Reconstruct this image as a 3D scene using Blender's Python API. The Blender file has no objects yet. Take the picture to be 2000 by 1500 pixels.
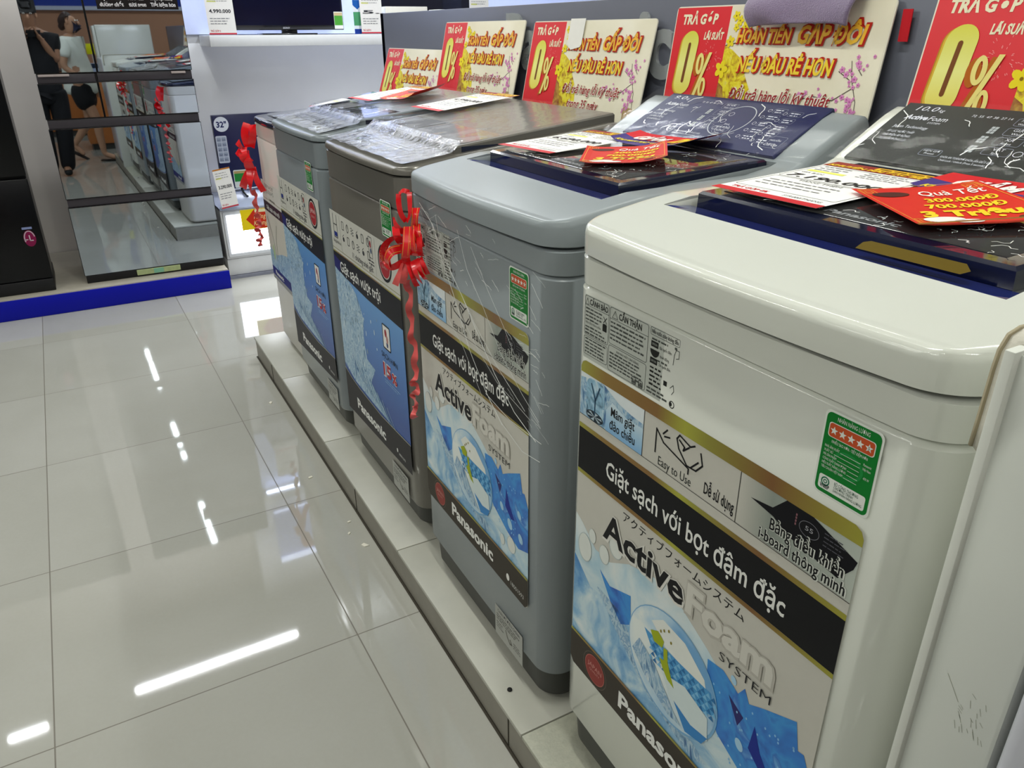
import bpy, bmesh, math, random
from mathutils import Vector, Matrix, noise
random.seed(7)
SC = bpy.context.scene
COL = SC.collection
PI = math.pi

# ------------------------------------------------------------------ camera, world, lights, exposure
H = 1.43713
cam_d = bpy.data.cameras.new('camera')
cam_d.sensor_width = 36.0
cam_d.lens = 1492.56 / 2000 * 36.0
cam_d.clip_start = 0.02
cam = bpy.data.objects.new('camera', cam_d)
COL.objects.link(cam)
RT = Matrix(((0.8692848, 0.2118660, -0.4466057), (-0.4942760, 0.3617266, -0.7904714), (-0.0059248, 0.9078913, 0.4191637)))
cam.matrix_world = Matrix.Translation((0, 0, H)) @ RT.to_4x4()
SC.camera = cam

SC.view_settings.view_transform = 'Standard'
SC.view_settings.look = 'None'
SC.view_settings.gamma = 1.0
SC.view_settings.use_curve_mapping = False
SC.view_settings.exposure = 0.0

world = bpy.data.worlds.new('world')
SC.world = world
world.use_nodes = True
world.node_tree.nodes['Background'].inputs['Color'].default_value = (0.72, 0.75, 0.72, 1)
world.node_tree.nodes['Background'].inputs['Strength'].default_value = 0.42

CEIL = 3.02


def lamp(name, loc, size, power, color=(1, 1, 0.93), rot=(0, 0, 0), parent=None):
    d = bpy.data.lights.new(name, 'AREA')
    d.shape = 'RECTANGLE'
    d.size, d.size_y = size
    d.energy = power
    d.color = color
    o = bpy.data.objects.new(name, d)
    o.location = loc
    o.rotation_euler = rot
    COL.objects.link(o)
    if parent:
        o.parent = parent
    return o


# tubes: (x, y, length, along 'x' or 'y', power)
TUBES = [
    (0.225, 5.00, 1.19, 'x', 56), (-1.06, 4.97, 0.23, 'x', 9),
    (0.47, 2.95, 0.9, 'y', 44), (0.47, 0.80, 0.66, 'y', 40), (0.47, 1.38, 0.16, 'y', 4),
    (0.47, -1.25, 1.0, 'y', 22), (0.47, -2.10, 0.42, 'y', 10),
    (1.95, 0.4, 1.2, 'y', 18), (1.95, 2.2, 1.2, 'y', 22), (1.95, 3.9, 1.2, 'y', 60), (1.9, 5.0, 1.2, 'x', 50),  # unseen tubes added to brighten the machine tops and the far wall
    (-1.7, 3.0, 1.2, 'y', 40), (-1.7, 1.0, 1.2, 'y', 34), (-1.7, -1.0, 1.2, 'y', 30), (-2.8, 2.0, 1.2, 'y', 26), (-2.8, -0.5, 1.2, 'y', 24),  # unseen tubes added on the left to light the machine fronts
    (2.2, -2.2, 1.2, 'y', 30), (0.4, -4.4, 1.2, 'x', 36), (2.6, -4.6, 1.2, 'x', 36),
]
PW = 0.40

# ------------------------------------------------------------------ materials


def lin(c):
    if isinstance(c, str):
        c = c.lstrip('#')
        c = tuple(int(c[i:i + 2], 16) / 255 for i in (0, 2, 4))
    return tuple((x / 12.92 if x <= 0.04045 else ((x + 0.055) / 1.055) ** 2.4) for x in c) + (1,)


MATS = {}


class NT:
    def __init__(s, m):
        s.t = m.node_tree
        s.n = s.t.nodes

    def add(s, typ, **kw):
        n = s.n.new(typ)
        for k, v in kw.items():
            setattr(n, k, v)
        return n

    def link(s, a, b):
        s.t.links.new(a, b)

    def val(s, sock, v):
        if hasattr(v, 'is_output'):
            s.link(v, sock)
        else:
            sock.default_value = v

    def math(s, op, a, b=0.0):
        n = s.add('ShaderNodeMath', operation=op)
        s.val(n.inputs[0], a)
        s.val(n.inputs[1], b)
        return n.outputs[0]

    def ramp(s, fac, stops):
        n = s.add('ShaderNodeValToRGB')
        e = n.color_ramp.elements
        while len(e) < len(stops):
            e.new(0.5)
        for el, (p, c) in zip(e, stops):
            el.position = p
            el.color = lin(c)
        s.link(fac, n.inputs[0])
        return n.outputs[0]

    def mix(s, fac, a, b):
        n = s.add('ShaderNodeMix', data_type='RGBA')
        s.val(n.inputs[0], fac)
        s.val(n.inputs[6], a)
        s.val(n.inputs[7], b)
        return n.outputs[2]


def mat(name, col='#808080', rough=0.5, metal=0.0, spec=0.5, coat=0.0, var=0.04, scale=40.0, bump=0.0, bscale=200.0,
        emit=0.0, ecol=None, trans=0.0, alpha=1.0, sheen=0.0, ior=1.45):
    """A principled material whose colour and roughness carry a faint noise."""
    if name in MATS:
        return MATS[name]
    m = bpy.data.materials.new(name)
    m.use_nodes = True
    t = NT(m)
    b = t.n['Principled BSDF']
    b.inputs['Roughness'].default_value = rough
    b.inputs['Metallic'].default_value = metal
    b.inputs['Specular IOR Level'].default_value = spec
    b.inputs['Coat Weight'].default_value = coat
    b.inputs['Coat Roughness'].default_value = 0.05
    b.inputs['Transmission Weight'].default_value = trans
    b.inputs['Alpha'].default_value = alpha
    b.inputs['IOR'].default_value = ior
    if sheen:
        b.inputs['Sheen Weight'].default_value = sheen
    c = lin(col)
    if var > 0:
        geo = t.add('ShaderNodeNewGeometry')
        nz = t.add('ShaderNodeTexNoise')
        nz.inputs['Scale'].default_value = scale
        nz.inputs['Detail'].default_value = 3
        t.link(geo.outputs['Position'], nz.inputs['Vector'])
        lo = tuple(max(0, x * (1 - var)) for x in c[:3]) + (1,)
        hi = tuple(min(1, x * (1 + var)) for x in c[:3]) + (1,)
        t.link(t.mix(nz.outputs[0], lo, hi), b.inputs['Base Color'])
    else:
        b.inputs['Base Color'].default_value = c
    if bump > 0:
        geo = t.add('ShaderNodeNewGeometry')
        nz = t.add('ShaderNodeTexNoise')
        nz.inputs['Scale'].default_value = bscale
        nz.inputs['Detail'].default_value = 4
        t.link(geo.outputs['Position'], nz.inputs['Vector'])
        bp = t.add('ShaderNodeBump')
        bp.inputs['Strength'].default_value = bump
        bp.inputs['Distance'].default_value = 0.004
        t.link(nz.outputs[0], bp.inputs['Height'])
        t.link(bp.outputs[0], b.inputs['Normal'])
    if emit > 0:
        b.inputs['Emission Color'].default_value = lin(ecol or col)
        b.inputs['Emission Strength'].default_value = emit
    MATS[name] = m
    return m


def ink(col, rough=0.45):
    return mat('ink_' + col.strip('#').lower(), col, rough=rough, var=0.03, scale=60, spec=0.18)


def mat_grad(name, axis, stops, lo=0.0, hi=1.0, rough=0.4, metal=0.0):
    """Printed colour gradient along the u or v of the print's own coordinates."""
    if name in MATS:
        return MATS[name]
    m = bpy.data.materials.new(name)
    m.use_nodes = True
    t = NT(m)
    b = t.n['Principled BSDF']
    b.inputs['Roughness'].default_value = rough
    b.inputs['Metallic'].default_value = metal
    uv = t.add('ShaderNodeUVMap')
    sep = t.add('ShaderNodeSeparateXYZ')
    t.link(uv.outputs[0], sep.inputs[0])
    mr = t.add('ShaderNodeMapRange')
    mr.inputs[1].default_value = lo
    mr.inputs[2].default_value = hi
    t.link(sep.outputs[axis], mr.inputs[0])
    t.link(t.ramp(mr.outputs[0], stops), b.inputs['Base Color'])
    MATS[name] = m
    return m


def mat_cloudy(name, stops, scale=12.0, detail=6.0, distort=0.8, stretch=(1, 1), rough=0.35, rot=0.0, rough_n=0.55):
    """Printed picture of water, cloud or blossom made of noise on the print's own coordinates."""
    if name in MATS:
        return MATS[name]
    m = bpy.data.materials.new(name)
    m.use_nodes = True
    t = NT(m)
    b = t.n['Principled BSDF']
    b.inputs['Roughness'].default_value = rough
    uv = t.add('ShaderNodeUVMap')
    mp = t.add('ShaderNodeMapping')
    mp.inputs['Scale'].default_value = (stretch[0], stretch[1], 1)
    mp.inputs['Rotation'].default_value = (0, 0, rot)
    t.link(uv.outputs[0], mp.inputs[0])
    nz = t.add('ShaderNodeTexNoise')
    nz.inputs['Scale'].default_value = scale
    nz.inputs['Detail'].default_value = detail
    nz.inputs['Distortion'].default_value = distort
    nz.inputs['Roughness'].default_value = rough_n
    t.link(mp.outputs[0], nz.inputs['Vector'])
    t.link(t.ramp(nz.outputs[0], stops), b.inputs['Base Color'])
    MATS[name] = m
    return m


def mat_film(name, tint='#ffffff', haze=0.12, scale=26.0, strength=0.6, rough=0.08, stretch=(1, 1, 1), gloss=1.3):
    """Clear wrinkled plastic film: mostly see-through, glossy on its creases."""
    if name in MATS:
        return MATS[name]
    m = bpy.data.materials.new(name)
    m.use_nodes = True
    t = NT(m)
    t.n.remove(t.n['Principled BSDF'])
    out = t.n['Material Output']
    tr = t.add('ShaderNodeBsdfTransparent')
    gl = t.add('ShaderNodeBsdfGlossy')
    gl.inputs['Roughness'].default_value = rough
    gl.inputs['Color'].default_value = lin(tint)
    df = t.add('ShaderNodeBsdfDiffuse')
    df.inputs['Color'].default_value = lin(tint)
    geo = t.add('ShaderNodeNewGeometry')
    mp = t.add('ShaderNodeMapping')
    mp.inputs['Scale'].default_value = stretch
    t.link(geo.outputs['Position'], mp.inputs[0])
    nz = t.add('ShaderNodeTexNoise')
    nz.inputs['Scale'].default_value = scale
    nz.inputs['Detail'].default_value = 3
    nz.inputs['Distortion'].default_value = 1.6
    t.link(mp.outputs[0], nz.inputs['Vector'])
    bp = t.add('ShaderNodeBump')
    bp.inputs['Strength'].default_value = strength
    bp.inputs['Distance'].default_value = 0.02
    t.link(nz.outputs[0], bp.inputs['Height'])
    t.link(bp.outputs[0], gl.inputs['Normal'])
    fr = t.add('ShaderNodeFresnel')
    fr.inputs[0].default_value = 1.5
    t.link(bp.outputs[0], fr.inputs['Normal'])
    fac = t.math('MULTIPLY', fr.outputs[0], gloss)
    m1 = t.add('ShaderNodeMixShader')
    m1.inputs[0].default_value = haze
    t.link(tr.outputs[0], m1.inputs[1])
    t.link(df.outputs[0], m1.inputs[2])
    m2 = t.add('ShaderNodeMixShader')
    t.link(fac, m2.inputs[0])
    t.link(m1.outputs[0], m2.inputs[1])
    t.link(gl.outputs[0], m2.inputs[2])
    t.link(m2.outputs[0], out.inputs[0])
    MATS[name] = m
    return m


# ------------------------------------------------------------------ mesh building


class MB:
    """Collects faces of several materials and links them as ONE mesh object."""

    def __init__(s):
        s.v, s.f, s.mi, s.uv, s.mats = [], [], [], [], []

    def m(s, material):
        if material not in s.mats:
            s.mats.append(material)
        return s.mats.index(material)

    def face(s, pts, material, uv=None):
        i = len(s.v)
        s.v += [tuple(p) for p in pts]
        s.f.append(tuple(range(i, i + len(pts))))
        s.mi.append(s.m(material))
        s.uv.append(uv or [(0, 0)] * len(pts))

    def grid(s, rows, material, closed=False, uv=False, flip=False):
        """rows: list of equally long point lists."""
        i = len(s.v)
        n = len(rows[0])
        for r in rows:
            s.v += [tuple(p) for p in r]
        k = s.m(material)
        for a in range(len(rows) - 1):
            for b in range(n if closed else n - 1):
                c = (b + 1) % n
                q = [i + a * n + b, i + a * n + c, i + (a + 1) * n + c, i + (a + 1) * n + b]
                if flip:
                    q.reverse()
                s.f.append(tuple(q))
                s.mi.append(k)
                s.uv.append([(b / n, a / len(rows)), ((b + 1) / n, a / len(rows)), ((b + 1) / n, (a + 1) / len(rows)), (b / n, (a + 1) / len(rows))])

    def loft(s, rings, material, cap0=True, cap1=True):
        s.grid(rings, material, closed=True)
        if cap0:
            s.face(list(reversed(rings[0])), material)
        if cap1:
            s.face(rings[-1], material)

    def box(s, lo, hi, material, bev=0.0, seg=2):
        bm = bmesh.new()
        bmesh.ops.create_cube(bm, size=1)
        for v in bm.verts:
            v.co = Vector([(lo[k] + hi[k]) / 2 + v.co[k] * (hi[k] - lo[k]) for k in range(3)])
        if bev > 0:
            bmesh.ops.bevel(bm, geom=bm.edges[:], offset=bev, segments=seg, profile=0.5, affect='EDGES')
        s.add_bm(bm, material)

    def add_bm(s, bm, material, mw=None):
        i = len(s.v)
        bm.verts.index_update()
        for v in bm.verts:
            s.v.append(tuple(mw @ v.co if mw else v.co))
        k = s.m(material)
        for f in bm.faces:
            s.f.append(tuple(i + v.index for v in f.verts))
            s.mi.append(k)
            s.uv.append([(0, 0)] * len(f.verts))
        bm.free()

    def tube(s, pts, r, material, n=8, cap=True):
        """r: number or list."""
        pts = [Vector(p) for p in pts]
        rings = []
        up = Vector((0.13, 0.21, 0.97)).normalized()
        for k, p in enumerate(pts):
            d = (pts[min(k + 1, len(pts) - 1)] - pts[max(k - 1, 0)]).normalized()
            x = d.cross(up)
            if x.length < 1e-4:
                x = d.cross(Vector((1, 0, 0)))
            x.normalize()
            y = d.cross(x)
            rr = r[k] if isinstance(r, (list, tuple)) else r
            rings.append([p + x * (rr * math.cos(2 * PI * q / n)) + y * (rr * math.sin(2 * PI * q / n)) for q in range(n)])
        s.loft(rings, material, cap, cap)

    def lathe(s, prof, material, c=(0, 0, 0), n=24):
        """prof: (radius, z) pairs from below to above."""
        s.loft([[(c[0] + r * math.cos(2 * PI * k / n), c[1] + r * math.sin(2 * PI * k / n), c[2] + z) for k in range(n)] for r, z in prof], material)

    def build(s, name, parent=None, smooth=True, angle=35, loc=None):
        me = bpy.data.meshes.new(name)
        me.from_pydata(s.v, [], s.f)
        for x in s.mats:
            me.materials.append(x)
        me.polygons.foreach_set('material_index', s.mi)
        ul = me.uv_layers.new(name='UVMap')
        flat = [c for u in s.uv for p in u for c in p]
        ul.data.foreach_set('uv', flat)
        if smooth:
            me.polygons.foreach_set('use_smooth', [True] * len(s.f))
        me.validate()
        bm = bmesh.new()
        bm.from_mesh(me)
        bmesh.ops.remove_doubles(bm, verts=bm.verts, dist=1e-6) if len(s.v) < 60000 and smooth else None
        if smooth:
            bmesh.ops.recalc_face_normals(bm, faces=bm.faces)
        bm.to_mesh(me)
        bm.free()
        if smooth:
            me.set_sharp_from_angle(angle=math.radians(angle))
        o = bpy.data.objects.new(name, me)
        COL.objects.link(o)
        if parent:
            o.parent = parent
        if loc:
            o.location = loc
        return o


def tag(o, label=None, cat=None, group=None, kind=None):
    if label:
        o['label'] = label
    if cat:
        o['category'] = cat
    if group:
        o['group'] = group
    if kind:
        o['kind'] = kind
    return o


def empty(name, loc, rz=0.0):
    o = bpy.data.objects.new(name, None)
    o.empty_display_size = 0.05
    COL.objects.link(o)
    o.location = loc
    o.rotation_euler = (0, 0, rz)
    return o


# ------------------------------------------------------------------ printing
_TX = {}


def text_geo(body, bold=0.0, shear=0.0, res=2):
    """outline polygons of a text, scaled so that a capital is 1 high"""
    key = (body, round(bold, 4), round(shear, 3), res)
    if key in _TX:
        return _TX[key]
    c = bpy.data.curves.new('t', 'FONT')
    c.body = body
    c.offset = bold
    c.shear = shear
    c.resolution_u = res
    c.fill_mode = 'FRONT'
    o = bpy.data.objects.new('t', c)
    COL.objects.link(o)
    dg = bpy.context.evaluated_depsgraph_get()
    dg.update()
    me = o.evaluated_get(dg).to_mesh()
    vs = [(v.co.x / 0.729, v.co.y / 0.729) for v in me.vertices]
    fs = [tuple(p.vertices) for p in me.polygons if p.normal.z > 0] or [tuple(p.vertices) for p in me.polygons]
    o.evaluated_get(dg).to_mesh_clear()
    bpy.data.objects.remove(o)
    bpy.data.curves.remove(c)
    xs = [v[0] for v in vs] or [0, 1]
    _TX[key] = (vs, fs, min(xs), max(xs))
    return _TX[key]


class Ink:
    """A flat print: shapes laid on a plane (origin, right, up); layer k lies k*EPS proud of it."""
    EPS = 0.00018

    def __init__(s, mb, org, right, up):
        s.mb = mb
        s.o = Vector(org)
        s.r = Vector(right).normalized()
        s.u = Vector(up).normalized()
        s.n = s.r.cross(s.u).normalized()

    def P(s, x, y, k=0.0):
        return s.o + s.r * x + s.u * y + s.n * (k * s.EPS)

    def poly(s, pts, m, k=1):
        s.mb.face([s.P(x, y, k) for x, y in pts], m, [tuple(p) for p in pts])

    def rect(s, x0, y0, x1, y1, m, k=1):
        s.poly([(x0, y0), (x1, y0), (x1, y1), (x0, y1)], m, k)

    @staticmethod
    def rr(x0, y0, x1, y1, r, n=5):
        out = []
        for cx, cy, a in ((x1 - r, y0 + r, -90), (x1 - r, y1 - r, 0), (x0 + r, y1 - r, 90), (x0 + r, y0 + r, 180)):
            for i in range(n + 1):
                t = math.radians(a + 90 * i / n)
                out.append((cx + r * math.cos(t), cy + r * math.sin(t)))
        return out

    def rrect(s, x0, y0, x1, y1, r, m, k=1):
        s.poly(s.rr(x0, y0, x1, y1, r), m, k)

    def frame(s, x0, y0, x1, y1, r, w, m, k=1):
        a = s.rr(x0, y0, x1, y1, r)
        b = s.rr(x0 + w, y0 + w, x1 - w, y1 - w, max(r - w, 0.0001))
        n = len(a)
        for i in range(n):
            j = (i + 1) % n
            s.poly([a[i], a[j], b[j], b[i]], m, k)

    def ell(s, cx, cy, rx, ry, m, k=1, n=28, rot=0.0, a0=0, a1=2 * PI):
        pts = []
        for i in range(n if a1 - a0 > 6.28 else n + 1):
            t = a0 + (a1 - a0) * i / n
            x, y = rx * math.cos(t), ry * math.sin(t)
            pts.append((cx + x * math.cos(rot) - y * math.sin(rot), cy + x * math.sin(rot) + y * math.cos(rot)))
        s.poly(pts, m, k)

    def ring(s, cx, cy, rx, ry, w, m, k=1, n=40, a0=0.0, a1=2 * PI):
        for i in range(n):
            t0 = a0 + (a1 - a0) * i / n
            t1 = a0 + (a1 - a0) * (i + 1) / n
            s.poly([(cx + rx * math.cos(t0), cy + ry * math.sin(t0)), (cx + rx * math.cos(t1), cy + ry * math.sin(t1)),
                    (cx + (rx - w) * math.cos(t1), cy + (ry - w) * math.sin(t1)), (cx + (rx - w) * math.cos(t0), cy + (ry - w) * math.sin(t0))], m, k)

    def star(s, cx, cy, r, m, k=1, inner=0.42, n=5, rot=0.0):
        s.poly([(cx + (r if i % 2 == 0 else r * inner) * math.sin(rot + PI * i / n), cy + (r if i % 2 == 0 else r * inner) * math.cos(rot + PI * i / n)) for i in range(2 * n)], m, k)

    def stroke(s, pts, w, m, k=1):
        for i in range(len(pts) - 1):
            a, b = Vector(pts[i]), Vector(pts[i + 1])
            d = b - a
            if d.length < 1e-7:
                continue
            q = Vector((-d.y, d.x)).normalized() * (w / 2)
            e = d.normalized() * (w / 3)
            a, b = a - e, b + e
            s.poly([tuple(a + q * -1), tuple(b + q * -1), tuple(b + q), tuple(a + q)], m, k)

    def text(s, body, x, y, h, m, k=2, align='l', bold=0.0, shear=0.0, sx=1.0, fit=None, rot=0.0, res=2, arc=None):
        vs, fs, x0, x1 = text_geo(body, bold, shear, res)
        w = max(x1 - x0, 1e-4)
        if fit:
            sx = fit / (w * h)
        W = w * h * sx
        dx = {'l': 0, 'c': -W / 2, 'r': -W}[align]
        cr, sr = math.cos(rot), math.sin(rot)
        pts = []
        for a, b in vs:
            px, py = dx + (a - x0) * h * sx, b * h
            pts.append((x + px * cr - py * sr, y + px * sr + py * cr))
        mb = s.mb
        i = len(mb.v)
        mi = mb.m(m)
        for a, b in pts:
            mb.v.append(tuple(s.P(a, b, k)))
        for f in fs:
            mb.f.append(tuple(i + j for j in f))
            mb.mi.append(mi)
            mb.uv.append([pts[j] for j in f])
        return W

    def lines(s, x0, y0, x1, n, pitch, th, m, k=2, seed=1, ragged=0.25):
        """rows of small print too fine to read"""
        rnd = random.Random(seed)
        for i in range(n):
            y = y0 - i * pitch
            end = x1 - (x1 - x0) * ragged * rnd.random()
            x = x0
            while x < end:
                w = th * rnd.uniform(1.5, 4.5)
                s.rect(x, y, min(x + w, end), y + th * rnd.uniform(0.75, 1.05), m, k)
                x += w + th * rnd.uniform(0.5, 0.9)


BLACK, WHITE = '#17171a', '#f2f2ee'

# ------------------------------------------------------------------ the setting


def floor_material():
    m = bpy.data.materials.new('polished_floor_tile')
    m.use_nodes = True
    t = NT(m)
    b = t.n['Principled BSDF']
    geo = t.add('ShaderNodeNewGeometry')
    sep = t.add('ShaderNodeSeparateXYZ')
    t.link(geo.outputs['Position'], sep.inputs[0])

    def dist(sock, off):
        q = t.math('DIVIDE', t.math('SUBTRACT', sock, off - 70.0), 0.7)
        fr = t.math('FRACT', q)
        return t.math('MULTIPLY', t.math('SUBTRACT', 0.5, t.math('ABSOLUTE', t.math('SUBTRACT', fr, 0.5))), 0.7), t.math('FLOOR', q)
    dx, ix = dist(sep.outputs[0], 0.4048)
    dy, iy = dist(sep.outputs[1], 2.2498)
    d = t.math('MINIMUM', dx, dy)
    grout = t.math('LESS_THAN', d, 0.0016)
    n1 = t.add('ShaderNodeTexNoise')
    n1.inputs['Scale'].default_value = 2.2
    n1.inputs['Detail'].default_value = 6
    t.link(geo.outputs['Position'], n1.inputs['Vector'])
    n2 = t.add('ShaderNodeTexNoise')
    n2.inputs['Scale'].default_value = 90
    n2.inputs['Detail'].default_value = 2
    t.link(geo.outputs['Position'], n2.inputs['Vector'])
    wn = t.add('ShaderNodeTexWhiteNoise', noise_dimensions='2D')
    cb = t.add('ShaderNodeCombineXYZ')
    t.link(ix, cb.inputs[0])
    t.link(iy, cb.inputs[1])
    t.link(cb.outputs[0], wn.inputs['Vector'])
    f = t.math('ADD', t.math('MULTIPLY', n1.outputs[0], 0.6), t.math('MULTIPLY', wn.outputs[0], 0.25))
    f = t.math('ADD', f, t.math('MULTIPLY', n2.outputs[0], 0.12))
    col = t.ramp(f, [(0.25, '#a09f96'), (0.75, '#aeada6')])
    t.link(t.mix(grout, col, lin('#6b665c')), b.inputs['Base Color'])
    r = t.math('ADD', 0.035, t.math('MULTIPLY', grout, 0.5))
    t.link(r, b.inputs['Roughness'])
    b.inputs['Specular IOR Level'].default_value = 0.62
    return m


mb = MB()
mb.box((-6, -6.2, -0.1), (6, 6.0, 0), floor_material())
tag(mb.build('floor', smooth=False), kind='structure')

mb = MB()
mb.box((-6, -6.2, CEIL), (6, 6.0, CEIL + 0.1), mat('ceiling_paint', '#c9cac6', rough=0.8))
tag(mb.build('ceiling', smooth=False), kind='structure')

M_wall = mat('painted_wall', '#f0f1f5', rough=0.6, scale=6, bump=0.05, bscale=60)
mb = MB()
mb.box((0.72, 5.62, 0), (6, 5.82, CEIL), M_wall)
tag(mb.build('wall_back', smooth=False), kind='structure')
mb = MB()
mb.box((-6, 5.84, 0), (0.72, 5.96, CEIL), mat('grey_column_tile', '#dad3cb', rough=0.55, scale=3, var=0.10))
tag(mb.build('wall_left', smooth=False), kind='structure')
mb = MB()
mb.box((-6, -6.2, 0), (6, -6.1, CEIL), mat('peach_wall', '#b7896c', rough=0.7, scale=3))
mb.box((-6, -6.1, 1.86), (6, -6.06, CEIL), mat('blue_fascia', '#1238a0', rough=0.5))
mb.box((-6, -6.08, 1.80), (6, -6.03, 1.86), mat('white_rail', '#c9d2e4', rough=0.5))
tag(mb.build('wall_front', smooth=False), kind='structure')

# ceiling tubes
M_tube = mat('lit_tube', '#ffffff', emit=9.0, var=0)
M_fix = mat('fixture_white', '#dedede', rough=0.5)
for i, (x, y, L, ax, pw) in enumerate(TUBES):
    e = empty('ceiling_lamp', (x, y, CEIL))
    h = L / 2
    b1, b2 = MB(), MB()
    if ax == 'x':
        b1.box((-h, -0.045, -0.03), (h, 0.045, 0), M_fix, 0.006)
        b2.tube([(-h, 0, -0.045), (h, 0, -0.045)], 0.014, M_tube, 10)
        sz = (L, 0.05)
    else:
        b1.box((-0.045, -h, -0.03), (0.045, h, 0), M_fix, 0.006)
        b2.tube([(0, -h, -0.045), (0, h, -0.045)], 0.014, M_tube, 10)
        sz = (0.05, L)
    b1.build('lamp_housing', e)
    b2.build('lamp_tube', e)
    lamp('lamp_light', (0, 0, -0.062), sz, pw * PW, (0.93, 0.97, 1.0) if y > 3.5 else (0.98, 1.0, 0.92), parent=e)
    tag(e, 'white ceiling tube lamp of the shop', 'lamp', 'ceiling tube lamps over the aisle')

# the tiled step under the washing machines (slightly askew to the floor tiles)
TH = 0.015
RZ = -math.atan(TH)
ZP = 0.105


def step_material(worn):
    return mat('step_tile' + ('_worn' if worn else ''), '#a8a898' if worn else '#aeada2', rough=0.35, var=0.22 if worn else 0.08, scale=110 if worn else 14, bump=0.1 if worn else 0.02)


pl = empty('display_step', (0.558, 0, 0), RZ)
y_cuts = [-0.98, -0.4, 0.985, 1.70, 2.42, 3.05, 3.62]
for i in range(len(y_cuts) - 1):
    b = MB()
    a0, a1 = y_cuts[i] + 0.0012, y_cuts[i + 1] - 0.0012
    b.box((0.0, a0, ZP - 0.012), (0.86, a1, ZP), step_material(i <= 1), 0.003)
    b.build('step_top_tile', pl)
b = MB()
b.box((0.006, -0.98, 0.0), (0.86, 3.618, ZP - 0.013), mat('step_riser', '#8d897e', rough=0.5, var=0.12, scale=20, bump=0.05))
b.build('step_riser', pl)
b = MB()
for yy in (3.28, 2.1, 1.05):
    b.box((0.0045, yy, 0.002), (0.0065, yy + 0.003, ZP - 0.014), mat('joint_dark', '#3a352c', rough=0.9))
b.box((-0.0015, -0.98, 0.0004), (0.006, 3.62, 0.0022), mat('joint_dark', '#3a352c', rough=0.9), 0.001)  # thin dark strip along the foot of the step
b.build('step_joint', pl)
tag(pl, 'low pale tiled step carrying the row of washing machines', 'step')

# blue edged plinth under the fridges
pl = empty('fridge_plinth', (0, 4.83, 0))
b = MB()
b.box((-4, 0.006, 0.0), (0.731, 1.0, 0.118), mat('plinth_tile', '#a29c8e', rough=0.4, scale=30, var=0.12), 0.003)
b.build('plinth_body', pl)
b = MB()
b.box((-4, -0.004, 0.0), (0.735, 0.005, 0.112), mat('blue_edge', '#07109c', rough=0.4, scale=8, spec=0.25), 0.002)
b.build('blue_fascia_board', pl)
tag(pl, 'low tiled plinth with a bright blue front edge under the fridges', 'plinth')

# ------------------------------------------------------------------ print pieces shared by several things
GOLD = mat_grad('gold_foil', 0, [(0.0, '#9a982c'), (0.12, '#8a6a22'), (0.36, '#805a20'), (0.47, '#a8a82e'), (0.55, '#8f8a2a'), (0.76, '#7a4f1c'), (1.0, '#9c982a')], 0.0, 0.52, rough=0.3)
SKYW = mat_cloudy('printed_water_sky', [(0.28, '#3f86c4'), (0.45, '#86b6d8'), (0.58, '#c4dbe4'), (0.75, '#e6ecec')], 9, 7, 1.4, (1, 1.3))
SPLASH = mat_cloudy('printed_splash', [(0.30, '#2f5f94'), (0.42, '#7fa9c8'), (0.5, '#bcd2dd'), (0.56, '#6c9cc4'), (0.68, '#d5e2e6')], 17, 9, 2.6, (1.6, 0.8), rot=0.6)
CLOTHB = mat_cloudy('printed_blue_cloth', [(0.3, '#0f4fae'), (0.45, '#1d78cf'), (0.55, '#2b8fd8'), (0.62, '#1b6cc6'), (0.78, '#79b9e6')], 14, 3, 0.9)
BUBBLE = mat_cloudy('printed_bubble', [(0.32, '#6ca6d6'), (0.5, '#b3d2e6'), (0.66, '#e7eeea')], 7, 4, 0.5)
CREAM_CLOUD = mat_cloudy('printed_cloud', [(0.36, '#a6cbdd'), (0.52, '#d2e2e6'), (0.7, '#ecece6')], 8, 5, 0.6)
DEEPW = mat_grad('printed_deep_water', 1, [(0.0, '#244f9c'), (0.35, '#3f78c0'), (0.7, '#5d9bd6'), (1.0, '#a9c8de')], 0.33, 0.80, rough=0.35)


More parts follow.
